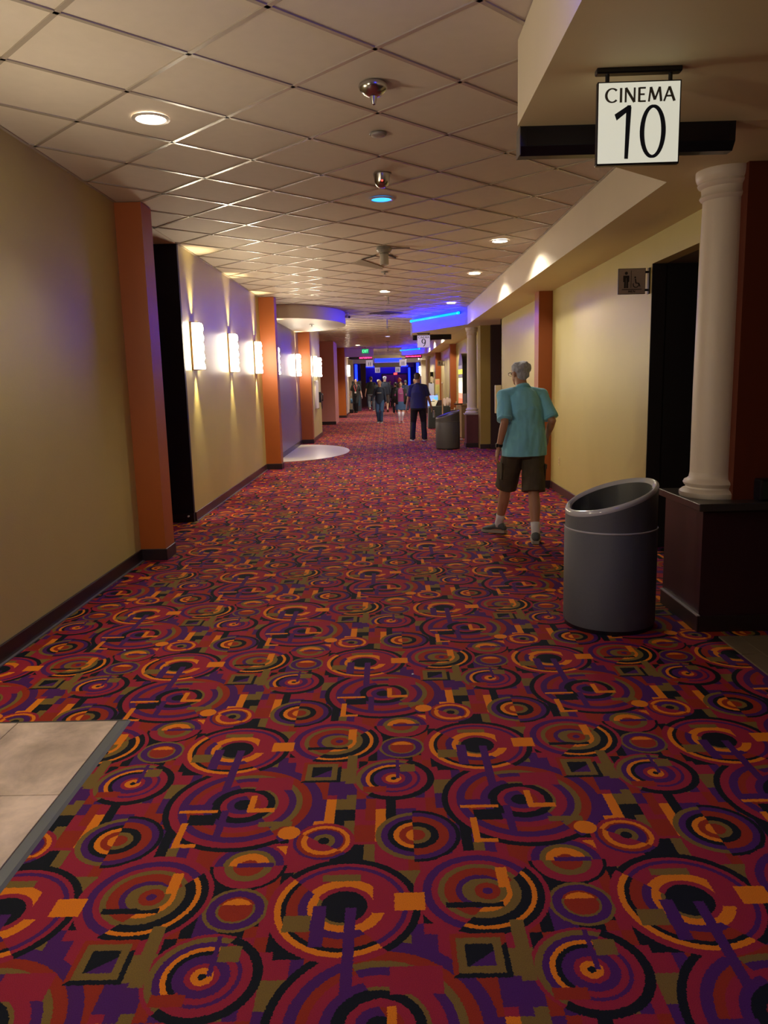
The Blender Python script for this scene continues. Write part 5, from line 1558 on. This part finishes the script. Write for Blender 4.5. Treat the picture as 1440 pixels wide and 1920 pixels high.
BGH = mat('blue_grey_hair', (0.45, 0.50, 0.66), 0.6, noise=0.1, nscale=60)
REDH = mat('red_hair', (0.26, 0.022, 0.012), 0.6, noise=0.2, nscale=60)
BLKH = mat('black_hair', (0.012, 0.010, 0.012), 0.5)
V = 0.013
def at(px, Y): return (px - 727.0)/1445.0*Y
boy, JB = person('boy with sandy hair in navy jacket and blue jeans walking towards the viewer', (at(712.5, 29.8), 29.8, 0), PI - 0.15, 1.60, body=SKIN, top=NJAK, bottom=DEN,
    shoes=(BLKS, WSOLE), hair=BLOND, voxel=V, sleeve='long', hem=0.80, feet=((-0.06, 0.07, 0, 0.1), (0.07, -0.05, 0, 0.1)), hands=((-0.27, 0.05, 0.86), (0.33, 0.10, 0.90)), girth=1.02, head_yaw=-0.2)
bm = bmesh.new()
for k in range(5): box(bm, -0.085 + k*0.034, -0.062 + k*0.034, 0.128, 0.140, 1.12, 1.15)
obj('chest_print', bm, mat('pale_shirt_print', (0.45, 0.42, 0.4), 0.6), boy)
wm, JW = person('woman in magenta shirt, black cardigan, denim skirt and white leggings', (at(751, 29.4), 29.4, 0), PI + 0.1, 1.53, body=SKIN2, top=MAG, skirt=DEN,
    shoes=(mat('pink_shoe', (0.35, 0.12, 0.12), 0.6), WSOLE), hair=HBRN, voxel=V, open_front=BLKC, hem=0.86, feet=((-0.05, 0.0, 0, 0.2), (0.07, 0.04, 0, 0.2)), legm_below=('knee', WLEG, 'legging'), girth=1.12, head_pitch=-0.3)
bm = bmesh.new()
for k in range(4): box(bm, -0.07 + k*0.034, -0.050 + k*0.034, 0.125, 0.138, 1.085, 1.105)
obj('chest_print', bm, MATS['pale_shirt_print'], wm)
emp, JE = person('employee in black with red lanyard and long dark hair, on the left', (at(668.5, 40.3), 40.3, 0), PI - 0.1, 1.72, body=SKIN2, top=BLKC, bottom=BLKT, shoes=(BLKS, BLKS), hair=BLKH, hair_kind='long', voxel=V,
    feet=((-0.03, 0.08, 0, 0.1), (0.06, -0.08, 0, 0.1)), hands=((-0.32, 0.02, 0.85), (0.34, 0.0, 0.88)), girth=0.98)
bm = bmesh.new()
for sx in (-1, 1):
    tube(bm, [(sx*0.06, 0.06, 1.44), (sx*0.07, 0.135, 1.35), (0, 0.158, 1.08)], 0.010, n=6)
obj('lanyard', bm, mat('red_lanyard', (0.5, 0.07, 0.07), 0.6), emp)
obj('badge', B(-0.045, 0.045, 0.150, 0.162, 1.00, 1.08, 0.004), WHITEP, emp)
# dustpan carried by the employee
t = thing('lobby_dustpan', 'black long-handled dustpan standing beside the employee in black', 'dustpan', (at(658.5, 40.0), 39.9, 0))
bm = bmesh.new(); box(bm, -0.14, 0.14, -0.12, 0.12, 0.0, 0.20, 0.03); obj('pan', bm, BLACK, t)
bm = bmesh.new(); tube(bm, [(0, 0.05, 0.2), (0.03, 0.05, 0.88)], 0.012, n=8); obj('handle', bm, BLACK, t)
t = thing('cloth_rag', 'blue cleaning cloth hanging from the dustpan handle', 'cloth', (at(660, 40.0), 39.76, 0.50))
bm = bmesh.new(); tube(bm, [(0, 0, 0.25), (0.01, 0, 0.12), (0.0, 0.01, 0.0)], [(0.03, 0.02), (0.06, 0.03), (0.05, 0.02)], side=(1, 0, 0), n=10); obj('fabric', bm, mat('blue_rag', (0.05, 0.15, 0.28), 0.8), t, smooth=True)
person('man in black T-shirt and grey jeans walking away, left of the white-haired person', (at(697, 42.5), 42.5, 0), 0.05, 1.84, body=SKIN2, top=BLKC, bottom=DENG, shoes=(BLKS, WSOLE), hair=HBRN, voxel=V,
    feet=((-0.10, -0.22, 0.10, 0.1), (0.12, 0.2, 0, 0.1)), hands=((-0.30, 0.05, 0.87), (0.28, -0.05, 0.87)), girth=1.2)
person('white-haired person mostly hidden behind the sandy-haired boy', (at(711, 41.0), 41.0, 0), 0.0, 1.66, body=SKIN2, top=BLKC, bottom=DENG, shoes=(BLKS, WSOLE), hair=WHH, hair_kind='full', voxel=V, sleeve='long')
person('tall person with blue-grey hair, dark jacket and bare legs walking away', (at(722.5, 40.2), 40.2, 0), 0.0, 1.82, body=SKIN2, top=NJAK, bottom=GRYS, shoes=(BLKS, BLKS), hair=BGH, hair_kind='full', voxel=V, sleeve='long', leg='short',
    feet=((-0.10, 0.15, 0, 0.1), (0.11, -0.15, 0.05, 0.1)), girth=1.15)
person('distant small person between the two dark-clothed walkers', (at(732, 47), 48.5, 0), PI, 1.60, body=SKIN2, top=MATS['grey_shorts'], bottom=BLKT, shoes=(BLKS, BLKS), hair=HBRN, voxel=V)
person('person in black hooded jacket and black leggings beside the magenta shirt', (at(741.5, 38.6), 38.6, 0), 0.1, 1.50, body=SKIN2, top=BLKC, bottom=BLKT, shoes=(BLKS, MATS['pink_shoe']), hair=BLKH, voxel=V, sleeve='long',
    feet=((-0.09, 0.08, 0, 0.1), (0.10, -0.08, 0, 0.1)), girth=1.1)
person('person with big red hair behind the woman in magenta', (at(749.5, 42.0), 42.0, 0), 0.0, 1.74, body=SKIN2, top=BLKC, bottom=BLKT, shoes=(BLKS, BLKS), hair=REDH, hair_kind='big', voxel=V, sleeve='long')
person('person in slate hooded top between magenta shirt and man in navy', (at(760.5, 41.5), 41.5, 0), 0.0, 1.60, body=SKIN2, top=mat('slate_hoodie', (0.03, 0.05, 0.12), 0.8), bottom=DEN, shoes=(BLKS, WSOLE), hair=mat('slate_hood', (0.10, 0.13, 0.20), 0.8), voxel=V, sleeve='long', girth=1.1)
person('person mostly hidden by the man in navy, only part of face showing', (at(777.5, 42.0), 42.0, 0), PI - 0.3, 1.66, body=SKIN2, top=BLKC, bottom=BLKT, shoes=(BLKS, BLKS), hair=BLOND, voxel=V)
